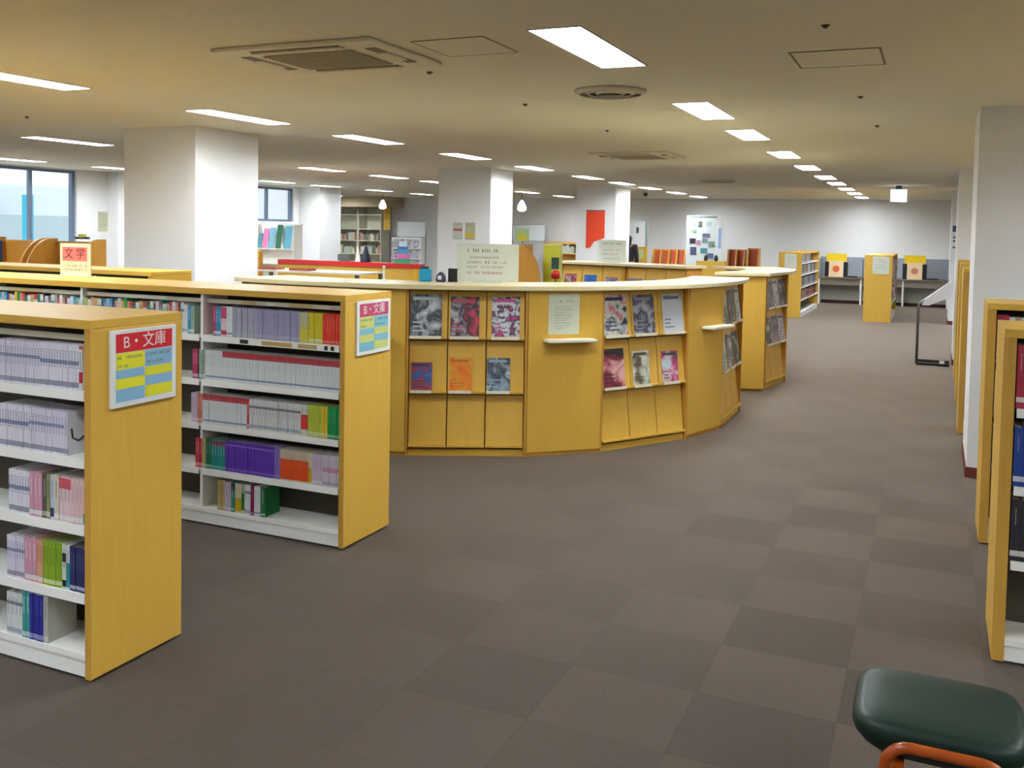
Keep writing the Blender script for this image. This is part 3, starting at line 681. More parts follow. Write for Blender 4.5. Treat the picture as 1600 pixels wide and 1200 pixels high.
# ================================================================== CURVED MAGAZINE COUNTERS
CTRX, CTRY, RAD = -4.36, 8.70, 2.75
def pol(th, rad=RAD, c=(CTRX, CTRY)):
    a = math.radians(th); return Vector((c[0]+rad*math.sin(a), c[1]-rad*math.cos(a), 0))
DP = .42; HC = 1.25
def frame_of(p0, p1):
    d = (p1-p0); L = d.length; rz = math.atan2(d.y, d.x); return L, rz
def rack(p0, p1, label, group=None, taper=.07, flaps=True, mags=()):
    L, rz = frame_of(p0, p1)
    t = thing('magazine_rack', (p0.x, p0.y, 0), rz, label, 'magazine rack', group)
    ins = .09
    MB().prism([(.022, ins), (L-.022, ins), (L-taper, DP), (taper, DP)], .05, HC).obj('carcass', WOODD, t)
    MB().prism([(.002, .004), (.020, .004), (.020, DP*.5), (.004+taper*.5, DP*.5)], 0, HC).obj('side_panel', WOODD, t)
    MB().prism([(L-.020, .004), (L-.002, .004), (L-.004-taper*.5, DP*.5), (L-.020, DP*.5)], 0, HC).obj('side_panel', WOODD, t)
    MB().box(.021, L-.021, .02, ins, 0, .05).obj('plinth', WOODX, t)
    rows = [(.07, .455), (.475, .86), (.88, 1.235)]
    fw = (L-.044)/3
    for z0, z1 in rows:
        for k in range(3):
            xa = .022+k*fw+.004; xb = xa+fw-.008
            yb = .012; yt = .062
            m = MB().extr([(yb, z0), (yb+.016, z0), (yt+.016, z1), (yt, z1)], xa, xb); fl = m.obj('flap_door', WOOD, t, bevel=.002)
            MB().box(xa, xb, -.012, yb-.0005, z0+.002, z0+.016).obj('ledge', WOOD, fl)
            for mg in mags:
                if mg[0] == k and rows[mg[1]] == (z0, z1):
                    MB().box(xa+mg[2], xa+mg[2]+mg[3], -.0145, -.0125, z0+.001, z0+.024).obj('lip', mat('clear_lip', '#e6e0c4', .3), fl)
    for (k, rw, off, w, h, cols, sc, sd, lbl) in mags:
        z0, z1 = rows[rw]; xa = .022+k*fw+.008+off
        ang = math.atan2(.05, z1-z0)
        cm_ = cover_mat('cover_'+str(sd), cols, sc, sd)
        mb = MB(); mb.box(0, w, -.0042, -.0035, 0, h, 0); mb.box(0, w, -.0035, -.0006, .001, h-.001, 1)
        # masthead and print blocks
        mb.box(w*.08, w*.85, -.0047, -.0042, h*.86, h*.94, 2)
        for q in range(3): mb.box(w*.08, w*random.uniform(.3, .7), -.0047, -.0042, h*(.12+.1*q), h*(.15+.1*q), 2)
        head = mat('mast_'+cols[-1].strip('#'), cols[-1], .4)
        me = mb.mesh('magazine', [cm_, PAGES, head])
        M = Matrix.Translation(p0)@Matrix.Rotation(rz, 4, 'Z')@Matrix.Translation((xa, .0105, z0+.0172))@Matrix.Rotation(-ang, 4, 'X')
        o = place(me, 'magazine', (0, 0, 0), (0, 0, 0), lbl, 'magazine'); o.matrix_world = M
    return t
def panel(p0, p1, label, taper=.05, ledge=None, z=HC):
    L, rz = frame_of(p0, p1)
    t = thing('cabinet', (p0.x, p0.y, 0), rz, label, 'cabinet')
    MB().prism([(.002, 0), (L-.002, 0), (L-taper, DP), (taper, DP)], .03, z).obj('body', WOOD, t, bevel=.002)
    MB().prism([(.004, .012), (L-.004, .012), (L-taper, DP), (taper, DP)], 0, .03).obj('plinth', WOODD, t)
    if ledge:
        a, b, zz = ledge
        MB().box(a*L, b*L, -.12, -.0005, zz, zz+.022).obj('book_ledge', mat('cream_ledge', '#e2ddc6', .4), t, bevel=.004)
    return t
T = [-14.9, 4.0, 17.0, 36.0, 48.6, 67.9, 80.4, 99.5]
P_ = [pol(a) for a in T]
G = '#1e2228'
rack(P_[0], P_[1], 'magazine rack of the round counter, left one hidden behind the bookcases')
panel(P_[1], P_[2], 'plain maple cabinet of round counter beside the second bookcase', ledge=(.45, .83, .865))
rack(P_[2], P_[3], 'magazine rack of round counter facing the camera, below the white notice', mags=[
 (0, 2, .0, .235, .315, ['#1c2830', '#8c98a4', '#2c3438', '#c0c8cc'], 9, 1, 'magazine with dark grey photo cover, top left of the camera-facing rack'),
 (1, 2, .01, .215, .30, ['#5c3048', '#b8b4bc', '#262430', '#c04458'], 12, 2, 'magazine with purple and red cover, top middle of the camera-facing rack'),
 (2, 2, .03, .21, .305, ['#d4d8dc', '#5c6870', '#d8dce0', '#2c3440', '#c8488c'], 22, 3, 'white magazine with collage cover, top right of the camera-facing rack'),
 (0, 1, .012, .155, .21, ['#b4b0bc', '#2c5c9c', '#a8443c', '#1c3c70'], 12, 4, 'small blue magazine, middle row left of the camera-facing rack'),
 (1, 1, .01, .165, .25, ['#e08c1c', '#d8a030', '#e87018', '#c86c14'], 8, 5, 'orange yellow magazine in the middle of the camera-facing rack'),
 (2, 1, .0, .175, .25, ['#2c3c4c', '#c4ccd0', '#303848', '#8ca4b4'], 11, 6, 'blue grey magazine, middle row right of the camera-facing rack')])
panel(P_[3], P_[4], 'plain maple cabinet of round counter with a paper notice and white ledge', ledge=(.20, .85, .868))
rack(P_[4], P_[5], 'magazine rack of round counter right of the paper notice', mags=[
 (0, 2, .0, .235, .315, ['#2c3c40', '#b84858', '#c4ccc4', '#1c2c50'], 13, 7, 'magazine with dark blue and red cover, top left of the rack right of the notice'),
 (1, 2, .01, .225, .31, ['#3c3c50', '#a8a8b4', '#303040', '#8c8ca0'], 14, 8, 'magazine with grey violet cover, top middle of the rack right of the notice'),
 (2, 2, .03, .22, .31, ['#c8ccd4', '#c8ccd4', '#bcc4d0', '#6c7888'], 4, 9, 'plain white magazine, top right of the rack right of the notice'),
 (0, 1, .0, .22, .30, ['#c83c50', '#d8a8a4', '#8c2c40', '#2c2c30'], 9, 10, 'pinkish red magazine, middle row left of the rack right of the notice'),
 (1, 1, .015, .175, .27, ['#c4d0c0', '#ccd4c4', '#d4dccc', '#5c4c38'], 7, 11, 'pale green magazine, middle row centre of the rack right of the notice'),
 (2, 1, .03, .18, .25, ['#2c98b8', '#bcd0d4', '#c8487c', '#28484c'], 10, 12, 'blue and pink magazine, middle row right of the rack right of the notice')])
panel(P_[5], P_[6], 'plain maple cabinet of round counter with white ledge at its right side', ledge=(.35, .95, .90))
side_m = []
for rw, rn in ((2, 'top'), (1, 'middle')):
    for k, kn in ((0, 'near'), (1, 'centre'), (2, 'far')):
        cs = [['#5c6c64', '#c4ccc8', '#30383c', '#2c3438'], ['#b4b8b4', '#7c8c88', '#d0d4d0', '#4c5c58'], ['#8c94a0', '#ccc8d4', '#58606c', '#44485c']][(k+rw) % 3]
        side_m.append((k, rw, .01, .22, .30, cs, 12, 20+rw*3+k, 'grey green magazine, %s row %s place of the corridor-facing rack' % (rn, kn)))
rack(P_[6], P_[7], 'magazine rack of round counter facing the corridor', mags=side_m)
# continuous top of the front arc
def arc_top(pts_out, pts_in, label, z0=HC+.001, z1=HC+.036):
    m = MB()
    n = len(pts_out)
    lo_o = [m.bm.verts.new((p[0], p[1], z0)) for p in pts_out]; lo_i = [m.bm.verts.new((p[0], p[1], z0)) for p in pts_in]
    hi_o = [m.bm.verts.new((p[0], p[1], z1)) for p in pts_out]; hi_i = [m.bm.verts.new((p[0], p[1], z1)) for p in pts_in]
    for i in range(n-1):
        m._face([hi_o[i], hi_o[i+1], hi_i[i+1], hi_i[i]]); m._face([lo_o[i], lo_i[i], lo_i[i+1], lo_o[i+1]])
        m._face([lo_o[i], lo_o[i+1], hi_o[i+1], hi_o[i]]); m._face([lo_i[i+1], lo_i[i], hi_i[i], hi_i[i+1]])
    m._face([lo_o[0], hi_o[0], hi_i[0], lo_i[0]]); m._face([lo_o[-1], lo_i[-1], hi_i[-1], hi_o[-1]])
    return tag(m.obj('countertop', TOPW, bevel=.004), label, 'countertop')
ang = [T[0]-.6+(T[-1]-T[0]+1.2)*i/36 for i in range(37)]
arc_top([pol(a, RAD+.045) for a in ang], [pol(a, RAD-.5) for a in ang], 'pale curved top of the round magazine counter in front')

# second counter behind: racks that face the camera from inside, then a curved end by the corridor
V = lambda x, y: Vector((x, y, 0))
q0, q1, q2 = V(-4.72, 12.20), V(-3.72, 11.93), V(-2.82, 11.70)
def inner_mags(nm, sd, tops):
    out = []
    for k, (cols, w, h) in enumerate(tops):
        out.append((k, 2, .04, w, h, cols, 10, sd+k, '%s magazine, %s slot in the %s inner rack behind the round counter' % (('dark red', 'bright blue', 'violet grey', 'reddish', 'pale', 'white')[sd % 2*3+k], ('left', 'middle', 'right')[k], nm)))
    return out
rack(q0, q1, 'left inner magazine rack behind the round counter, facing the camera', taper=.0, mags=inner_mags('left', 40, [(['#7c2c38', '#c8b4b0', '#582028', '#c84c50'], .2, .22), (['#1c6cc8', '#2c98d8', '#2058b0', '#1c4c98'], .2, .22), (['#7c6c94', '#b8a8b8', '#5c4c70', '#8c8094'], .2, .2)]))
rack(q1, q2, 'right inner magazine rack behind the round counter, facing the camera', taper=.0, mags=inner_mags('right', 41, [(['#a85c3c', '#c8b48c', '#8c3c2c', '#c8703c'], .2, .2), (['#c8c4b4', '#b8b8b0', '#d0ccc0', '#8c8878'], .2, .2), (['#d0d0c8', '#c0c4c0', '#d0ccc0', '#70706c'], .2, .2)]))
d = (q2-q0).normalized(); nn = Vector((-d.y, d.x, 0))
arc_top([q0-d*.03-nn*.045, q2+d*.02-nn*.045], [q0-d*.03+nn*.5, q2+d*.02+nn*.5], 'pale straight top over the inner racks behind the round counter')
# curved end block near the corridor
a0, a1, a2, a3, a4 = V(-2.12, 10.18), V(-1.64, 10.42), V(-1.53, 11.30), V(-1.62, 11.85), V(-1.95, 12.45)
t = thing('cabinet', (-1.9, 10.3, 0), 0, 'maple end cabinet of the counter farther along the corridor', 'cabinet')
q = lambda v: (v.x+1.9, v.y-10.3)
MB().prism([q(a0), q(a1), (a1.x+1.9-.03, a1.y-10.3+.10), (a0.x+1.9, a0.y-10.3+.12)], .03, HC).obj('end_panel', WOOD, t, bevel=.002)
MB().prism([(a0.x+1.9+.01, .0), (a1.x+1.9-.01, .13), (a1.x+1.9-.03, .20), (a0.x+1.9+.01, .10)], 0, .03).obj('plinth', WOODD, t)
side_m = []
for rw, rn in ((2, 'top'), (1, 'middle')):
    for k, kn in ((0, 'near'), (1, 'centre'), (2, 'far')):
        cs = [['#b4a8b4', '#8c8088', '#c8c0c8', '#5c5460'], ['#5c584c', '#b8b0a0', '#3c3830', '#28241c'], ['#c0b8b4', '#8c7c80', '#70686c', '#483c44']][(k+rw) % 3]
        side_m.append((k, rw, .01, .22, .30, cs, 12, 60+rw*3+k, 'mauve grey magazine, %s row %s place of the rack farther along the corridor' % (rn, kn)))
DPs = DP; DP = .3
rack(V(-1.645, 10.53), a2, 'magazine rack farther along the corridor, facing it', mags=side_m, taper=.04)
panel(a2+Vector((.0, .012, 0)), a4, 'back cabinet behind the corridor-facing far rack', taper=.06)
DP = DPs
arc_top([V(-2.14, 10.13), V(-1.60, 10.38), V(-1.48, 11.3), V(-1.52, 11.9), V(-1.85, 12.5)], [V(-2.14, 10.5), V(-2.02, 10.75), V(-2.0, 11.3), V(-2.2, 11.9), V(-2.6, 12.1)], 'pale top of the end cabinet farther along the corridor')

# ================================================================== THINGS ON THE FRONT COUNTER
TZ = HC+.0365
def lines(t, w, h, specs, y, mats):
    m = MB()
    for (a, b, z, hh, mi) in specs: scribble(m, a*w, b*w, z*h, hh*h, y, mi)
    m.obj('print', mats, t)
RED = mat('red_ink', '#c04c54', .7); FAINT = mat('grey_ink', '#7c8078', .7)
t = thing('counter_notice', (-3.2, 6.71, TZ), .33, 'large white notice board with black and red lines standing on round counter', 'notice')
MB().box(-.245, .245, 0, .006, .008, .30).obj('board', mat('pale_green_board', '#e2eadc', .5), t)
MB().box(-.205, .205, -.0012, -.0002, .02, .285).obj('sheet', mat('pale_sheet', '#e4ebe0', .6), t)
MB().box(-.12, .12, -.05, .06, 0, .007).obj('foot', mat('clear_foot', '#cfd6ca', .3), t)
lines(t, 1, 1, [(-.16, .13, .235, .026, 0), (-.16, .10, .185, .018, 1), (-.16, -.03, .145, .020, 1), (-.02, .02, .145, .022, 0), (.04, .15, .145, .02, 1), (-.16, .13, .11, .017, 1), (-.16, .13, .062, .022, 2)], -.0013, [INK, FAINT, RED])
def onc(name, x, y, rz, label, cat): return thing(name, (x, y, TZ), rz, label, cat)
t = onc('tissue_box', -3.615, 6.46, .25, 'bright cyan box with dark lid on round counter', 'box')
MB().box(-.045, .045, -.03, .03, 0, .10).obj('body', mat('cyan_box', '#1f9ccc', .4), t, bevel=.008)
MB().box(-.035, .02, -.025, .025, .1005, .118).obj('lid', mat('dark_teal_lid', '#163c48', .5), t, bevel=.004)
t = onc('tape_dispenser', -3.50, 6.50, .25, 'small round dark violet device with white label on round counter', 'device')
MB().lathe([(.036, 0), (.042, .01), (.036, .05), (.018, .072), (.006, .078)], 20).obj('body', mat('violet_dark', '#3a2f5c', .3), t, smooth=True)
MB().box(-.014, .014, -.045, -.038, .02, .05).obj('label', PAPER, t)
t = onc('card_holder', -3.425, 6.555, .25, 'small black card holder on round counter, left of the notice', 'card holder')
MB().box(-.036, .036, -.01, .004, .004, .105).obj('front_plate', BLACK, t, bevel=.003)
MB().box(-.036, .036, -.025, .035, 0, .004).obj('foot', BLACK, t)
t = onc('card_holder', -3.70, 6.45, .2, 'little yellow card holder on round counter, left of cyan box', 'card holder')
MB().box(-.02, .02, -.004, .004, .004, .095).obj('front_plate', mat('amber_card', '#e0b030', .5), t)
MB().box(-.02, .02, -.02, .02, 0, .004).obj('foot', WHITE, t)
t = onc('small_post', -3.93, 6.36, 0, 'thin whitish post standing on the left part of round counter', 'post')
MB().lathe([(.03, 0), (.03, .006), (.008, .012)], 14).obj('foot', WHITE, t)
MB().lathe([(.008, .0125), (.008, .10), (.011, .101), (.011, .115)], 12).obj('stem', WHITE, t)
# paper notice on the plain cabinet
L_, rz_ = frame_of(P_[3], P_[4]); pp = P_[3]+(P_[4]-P_[3])*.47
nv = Vector((math.sin(rz_), -math.cos(rz_), 0))
t = thing('paper_notice', tuple(pp+nv*.002+Vector((0, 0, .92))), rz_, 'greyish paper notice taped on the plain cabinet of round counter', 'notice')
MB().box(-.125, .125, -.001, 0, 0, .305).obj('sheet', mat('grey_paper', '#ccd0b8', .7), t)
lines(t, .125, .305, [(-.4, .0, .80, .05, 0), (.1, .6, .81, .04, 1)]+[(-.6, .5-.3*(k % 3 == 2), .66-.065*k, .028, 1) for k in range(9)], -.0012, [INK, FAINT])

# ================================================================== INSIDE AND BEHIND THE COUNTER
t = thing('small_sign', (-3.93, 12.10, TZ), 0, 'pale square sign standing above the inner magazine racks', 'sign')
MB().box(-.19, .19, 0, .006, .006, .30).obj('board', mat('pale_green_board', '', .5), t)
MB().box(-.1, .1, -.04, .05, 0, .006).obj('foot', mat('clear_foot', '', .3), t)
lines(t, .19, .3, [(-.7, .7, .8, .09, 0), (-.7, .6, .55, .06, 1), (-.7, .5, .35, .06, 2), (-.7, .6, .15, .06, 1)], -.0002, [FAINT, mat('green_print', '', .7), RED])
OR = WOODD
def carrel(x, y, w, d, z, label, rz=0, sides=(0, 1)):
    t = thing('reading_desk', (x, y, 0), rz, label, 'desk')
    MB().box(-w/2+.03, w/2-.03, 0, d, .70, .73).obj('desktop', OR, t)
    MB().box(-w/2+.03, w/2-.03, d-.03, d, .05, z-.04).obj('back_panel', OR, t)
    for sd in sides:
        xa = -w/2 if sd == 0 else w/2-.028
        prof = [(0.04, 0), (d, 0), (d, z)]+[(d-.10-(d-.16)*math.sin(a), z-(z-.85)*(1-math.cos(a))) for a in [PI/2*k/10 for k in range(11)]]+[(.04, .74)]
        MB().extr(prof, xa, xa+.028).obj('side_panel', OR, t)
    return t
t = thing('reading_desk', (-3.97, 9.3, 0), 0, 'orange wooden screen with curved top standing inside the round counter', 'desk')
prof = [(-.19, 0), (.15, 0)]+[(.15-.26*(1-math.cos(a)), 1.14+.40*math.sin(a)) for a in [PI/2*k/10 for k in range(11)]]+[(-.19, 1.545)]
MB().extry(prof, 0, .025).obj('side_panel', OR, t)
MB().box(-.19, -.165, .0255, .55, 0, 1.545).obj('back_panel', OR, t)
MB().box(-.16, .15, .03, .55, .70, .73).obj('desktop', OR, t)
t = thing('poster_stand', (-3.74, 9.45, 0), 0, 'yellow green poster stand right of the curved orange screen', 'poster stand')
MB().box(-.10, .10, 0, .01, 1.0, 1.545).obj('panel', mat('chartreuse_poster', '#c8cc3c', .6), t)
MB().box(-.11, .11, .011, .02, .98, 1.56).obj('frame', mat('pale_frame', '#d4d6c8', .5), t)
MB().tube([(0, .02, 1.0), (0, .02, .02)], .012, 8).obj('pole', STEEL, t)
MB().lathe([(.15, 0), (.15, .015), (.02, .02)], 20, 0, .02).obj('base', STEEL, t)
t = thing('sign_stand', (-4.33, 9.98, 0), 0, 'small green and yellow sign on a thin pole inside the round counter', 'sign')
MB().box(-.09, .09, 0, .01, 1.57, 1.72).obj('board', mat('green_sign', '#9cb48c', .6), t)
MB().box(-.05, .06, -.002, -.0003, 1.58, 1.66).obj('yellow_patch', mat('yellow_patch', '#c0bc28', .6), t)
MB().tube([(0, .02, 1.6), (0, .02, .01)], .008, 8).obj('pole', STEEL, t)
MB().lathe([(.12, 0), (.12, .012), (.02, .016)], 18, 0, .02).obj('base', STEEL, t)
t = thing('bottle', (-3.60, 9.2, 0), 0, 'red capped dark green bottle shaped holder on a stand beside the inner rack', 'holder')
MB().lathe([(.1, 0), (.1, .02), (.012, .03), (.012, 1.2)], 16).obj('stand', STEEL, t)
MB().lathe([(.045, 1.201), (.045, 1.27), (.02, 1.29)], 16).obj('cup', mat('red_cup', '#c81c14', .4), t, smooth=True)
MB().box(-.04, .03, -.02, .02, 1.30, 1.42).obj('card', mat('dark_green_card', '#284c48', .6), t)
# counter with the red strip
t = thing('service_counter', (-9.08, 13.5, 0), 0, 'long maple service counter with a red strip along its top edge', 'counter')
MB().box(-1.43, 1.43, .0, .3, 0, 1.035).obj('body', WOODX, t)
m = MB(); m.box(-1.43, 1.43, -.012, .16, 1.0355, 1.115)
m.obj('red_strip', mat('red_laminate', '#cf2a26', .4), t)
m = MB()
m.box(-1.1, 1.1, 0, .75, .985, 1.01)
m.obj('top', mat('pale_table', '#ddd8c8', .4), None)
tb = bpy.data.objects['top']; tb.name = 'tabletop'
t = thing('work_table', (-8.9, 11.9, 0), 0, 'high pale table before the red-striped counter', 'table'); tb.parent = t
for sx in (-1.05, 1.05):
    for yy in (.05, .7): MB().box(sx-.025, sx+.025, yy-.025, yy+.025, 0, .9845).obj('leg', STEEL, t)
for (xx, l) in ((-9.55, 'left flat reddish brown tray on the high pale table'), (-8.95, 'right flat reddish brown tray on the high pale table')):
    t = thing('tray', (xx, 12.1, 1.0105), 0, l, 'tray')
    MB().box(-.17, .17, -.12, .12, 0, .012).obj('bottom', mat('brown_tray', '#a5583a', .5), t)
    m = MB(); m.box(-.17, .17, -.12, -.11, .0125, .035); m.box(-.17, .17, .11, .12, .0125, .035); m.box(-.17, -.16, -.11, .11, .0125, .035); m.box(.16, .17, -.11, .11, .0125, .035)
    m.obj('rim', mat('brown_tray', '', .5), t)
CT = 1.1155
t = thing('monitor', (-9.18, 13.56, CT), 0, 'grey monitor seen at the service counter', 'monitor')
t.location.z = CT
MB().box(-.12, .12, -.01, .02, .01, .12).obj('screen', mat('monitor_grey', '#56605f', .4), t, bevel=.004)
MB().box(-.06, .06, -.03, .06, 0, .009).obj('foot', mat('monitor_grey', '', .4), t)
t = thing('poster_easel', (-8.0, 13.52, CT), 0, 'colourful striped poster leaning on an easel at the red-striped counter', 'poster')
m = MB()
for k, (a, b, c) in enumerate(((0, .07, 4), (.07, .16, 3), (.16, .23, 2), (.23, .28, 1), (.28, .36, 0))):
    m.box(-.15+.02*k, .14-.015*k, 0, .006, a, b, c)
m.obj('panel', [mat('poster_pale', '#b8ccd8', .6), mat('poster_navy', '#3c5c98', .6), mat('poster_teal', '#3c90b0', .6), mat('poster_pink', '#c870a8', .6), mat('poster_green', '#34a068', .6)], t)
MB().tube([(0, .01, .30), (0, .12, 0)], .008, 8).obj('strut', STEEL, t)
t = thing('cone_display', (-8.75, 13.575, CT), 0, 'dark navy cone-shaped display at the service counter', 'display')
MB().lathe([(.09, 0), (.085, .03), (.05, .15), (.02, .26), (.004, .29)], 20).obj('cone', mat('navy_cloth', '#20283c', .7), t, smooth=True)
t = thing('folded_card', (-8.90, 13.56, CT), .2, 'tall white folded card left of the navy cone display', 'card')
MB().extry([(-.05, 0), (.05, 0), (.0, .27), (-.01, .27)], 0, .02).obj('card', PAPER, t)
# leaflet rack by the windows
t = thing('leaflet_rack', (-12.15, 15.5, 0), 0, 'white leaflet rack with pink, blue and green leaflets by window', 'rack')
MB().box(-.5, .5, .2, .24, 0, 1.75).obj('back_panel', WHITE, t)
for sx in (-.5, .48): MB().box(sx, sx+.02, -.05, .2, 0, 1.72).obj('side_panel', WHITE, t)
for k in range(3): MB().box(-.479, .479, .0, .199, 1.22-.3*k, 1.24-.3*k).obj('shelf', WHITE, t)
for i, (xx, w_, hh, cc, l) in enumerate(((-.42, .1, .30, '#4c8c98', 'teal leaflet, leftmost in the leaflet rack'), (-.28, .12, .40, '#d878b0', 'pink leaflet in the leaflet rack'), (-.12, .12, .42, '#74b4cc', 'pale blue leaflet in the middle of the leaflet rack'), (.06, .13, .48, '#1c6c50', 'dark green leaflet in the leaflet rack'), (.28, .16, .46, '#58acc8', 'sky blue leaflet, rightmost in the leaflet rack'))):
    o = place(MB().extr([(0, 0), (.01, 0), (.09, hh), (.08, hh)], -w_/2, w_/2).mesh('leaflet', [mat('leaflet_'+cc.strip('#'), cc, .5)]), 'leaflet', (-12.15+xx, 15.52, 1.241), (0, 0, 0), l, 'leaflet')
t = thing('armchair', (-12.35, 14.9, 0), 0, 'orange yellow armchair back before the leaflet rack', 'armchair')
OC = mat('mustard_fabric', '#d09838', .8, noise=.15, nscale=20)
MB().box(-.3, .3, .0, .14, .35, 1.22).obj('backrest', OC, t, bevel=.05)
MB().box(-.3, .3, .145, .35, .30, .45).obj('seat', OC, t, bevel=.03)
for a in (-.26, .26):
    for b in (.05, .3): MB().box(a-.02, a+.02, b-.02, b+.02, 0, .30).obj('leg', WOODD, t)
# carrels on the left
carrel(-11.9, 9.0, .95, .6, 1.47, 'orange wooden reading desk at the left edge of the picture', rz=0)
carrel(-10.85, 9.0, .95, .6, 1.47, 'orange wooden reading desk right of the blue chair')
t = thing('desk_chair', (-11.42, 8.75, 0), .3, 'dark navy chair back between the orange reading desks', 'chair')
MB().box(-.07, .07, -.02, .02, .9, 1.44).obj('backrest', mat('navy_plastic', '#262c54', .5), t, bevel=.015)
MB().box(-.2, .2, -.4, -.021, .42, .46).obj('seat', mat('navy_plastic', '', .5), t, bevel=.015)
MB().box(-.03, .03, -.03, -.005, .461, .91).obj('back_stem', STEEL, t)
for a in (-.18, .18):
    for b in (-.36, -.04): MB().tube([(a, b, .42), (a, b, 0)], .011, 8).obj('leg', STEEL, t)
t = thing('desk_lamp', (-10.62, 9.42, 1.4705), 0, 'small yellow object with black feet on top of the orange reading desk', 'lamp')
MB().box(-.05, .05, -.03, .03, .02, .07).obj('body', mat('lime_box', '#c4cc5c', .5), t, bevel=.006)
for a in (-.09, .09): MB().box(a-.03, a+.03, -.02, .02, 0, .03).obj('foot', BLACK, t)
MB().box(-.1, .1, -.012, .012, .0, .0195).obj('bar', BLACK, t)

# ================================================================== FAR LEFT
def open_shelf(x0, x1, y, d, zs, h, label, m=WHITE):
    t = thing('shelving_unit', ((x0+x1)/2, y, 0), 0, label, 'shelving'); w = (x1-x0)/2
    for a in (-w, w-.03): MB().box(a, a+.03, 0, d, 0, h).obj('side_panel', m, t)
    MB().box(-w+.0305, w-.0305, d-.02, d, 0, h).obj('back_panel', m, t)
    for z in zs: MB().box(-w+.0305, w-.0305, 0, d-.021, z-.025, z).obj('shelf', m, t)
    return t
IV = mat('ivory_paint', '#cfcdb8', .5)
open_shelf(-17.3, -16.3, 24.8, .5, (.5, .9, 1.3, 1.66, 2.1), 2.3, 'ivory open shelving, left bay at the far back corner', IV)
open_shelf(-16.28, -15.45, 24.8, .5, (.5, .9, 1.3, 1.66, 2.1), 2.3, 'ivory open shelving, right bay at the far back corner', IV)
cols = ['#a8b098', '#c0a890', '#8c8c7c', '#6c7060', '#b8c0b0', '#d0c8a8', '#a0a8a8', '#c87c6c']
def far_books(x0, x1, y, z, where, big=.09):
    x = x0; k = 0; n = 0
    while x < x1-big:
        cc = random.choice(cols); w_ = random.uniform(.05, big); hh = random.uniform(.17, .26); n += 1
        o = place(MB().box(0, w_-.004, 0, .2, 0, hh).mesh('magazine_file', [mat('file_'+cc.strip('#'), cc, .6)]), 'magazine_file', (x, y, z+.0005), (0, 0, 0), 'coloured file box, %s from left %s' % (ordinal(n), where), 'file box', 'file boxes '+where)
        x += w_
far_books(-17.25, -16.35, 24.85, 1.3, 'on the middle shelf of the left ivory bay')
far_books(-17.25, -16.35, 24.85, .9, 'on the lower shelf of the left ivory bay')
far_books(-16.23, -15.5, 24.85, 1.3, 'on the middle shelf of the right ivory bay')
far_books(-16.23, -15.5, 24.85, .9, 'on the lower shelf of the right ivory bay')
t = thing('banner', (-15.27, 24.85, 0), 0, 'tall yellow brown banner on a pole beside the far ivory shelving', 'banner')
MB().box(-.12, .12, 0, .008, 1.63, 2.42).obj('cloth', mat('mustard_banner', '#c8a848', .7), t)
MB().box(-.10, .10, -.003, -.0005, 1.95, 2.2).obj('panel', mat('amber_banner', '#b88c20', .7), t)
MB().tube([(.13, .01, 2.45), (.13, .01, 0)], .01, 8).obj('pole', STEEL, t)
MB().lathe([(.18, 0), (.18, .015), (.03, .02)], 18, .13, .01).obj('base', STEEL, t)
def frame_board(x0, x1, y, z0, z1, label):
    t = thing('whiteboard', ((x0+x1)/2, y, 0), 0, label, 'board'); w = (x1-x0)/2; F_ = mat('pale_grey_frame', '#a9ada4', .4)
    MB().box(-w, w, 0, .02, z0, z1).obj('panel', mat('whiteboard_face', '#d6dadb', .4), t)
    m = MB(); m.box(-w-.03, w+.03, -.01, .03, z1, z1+.03); m.box(-w-.03, w+.03, -.01, .03, z0-.03, z0); m.obj('frame', F_, t)
    for a in (-w-.03, w): MB().box(a, a+.03, -.01, .03, 0, z1).obj('post', F_, t)
frame_board(-14.75, -13.8, 24.6, 1.45, 1.88, 'white framed board beside the far left column corner')
frame_board(-10.95, -9.98, 24.6, 1.42, 1.85, 'white framed board behind the middle column')
t = thing('newspaper_rack', (-14.2, 24.1, 0), 0, 'white rack of black and white newspapers at the back left', 'newspaper rack')
MB().box(-.5, .5, .1, .14, 0, 1.42).obj('back_panel', WHITE, t)
for k in range(3): MB().box(-.5, .5, 0, .099, .5+.3*k, .52+.3*k).obj('shelf', WHITE, t)
n = 0
for k in range(3):
    for j in range(4):
        n += 1
        M = Matrix.Translation((-14.2-.47+.245*j, 24.12, .521+.3*k))@Matrix.Rotation(-.25, 4, 'X')
        me = MB().box(0, .2, 0, .006, 0, .26).mesh('newspaper', [cover_mat('news_%d' % (n % 5), ['#c8c8c8', '#4c4850', '#b8b4bc', '#2c2c34'], 14, n % 5)])
        o = place(me, 'newspaper', (0, 0, 0), (0, 0, 0), 'newspaper, %s from left in the %s row of the white rack' % (ordinal(j+1), ('bottom', 'middle', 'top')[k]), 'newspaper', 'newspapers in the white rack'); o.matrix_world = M
open_shelf(-10.05, -9.0, 24.7, .4, (.5, .8, 1.08, 1.36), 1.39, 'low maple shelving along the back wall behind the red banner', WOOD)
far_books(-10.0, -9.06, 24.72, 1.08, 'on the low maple shelving by the back wall', .1)
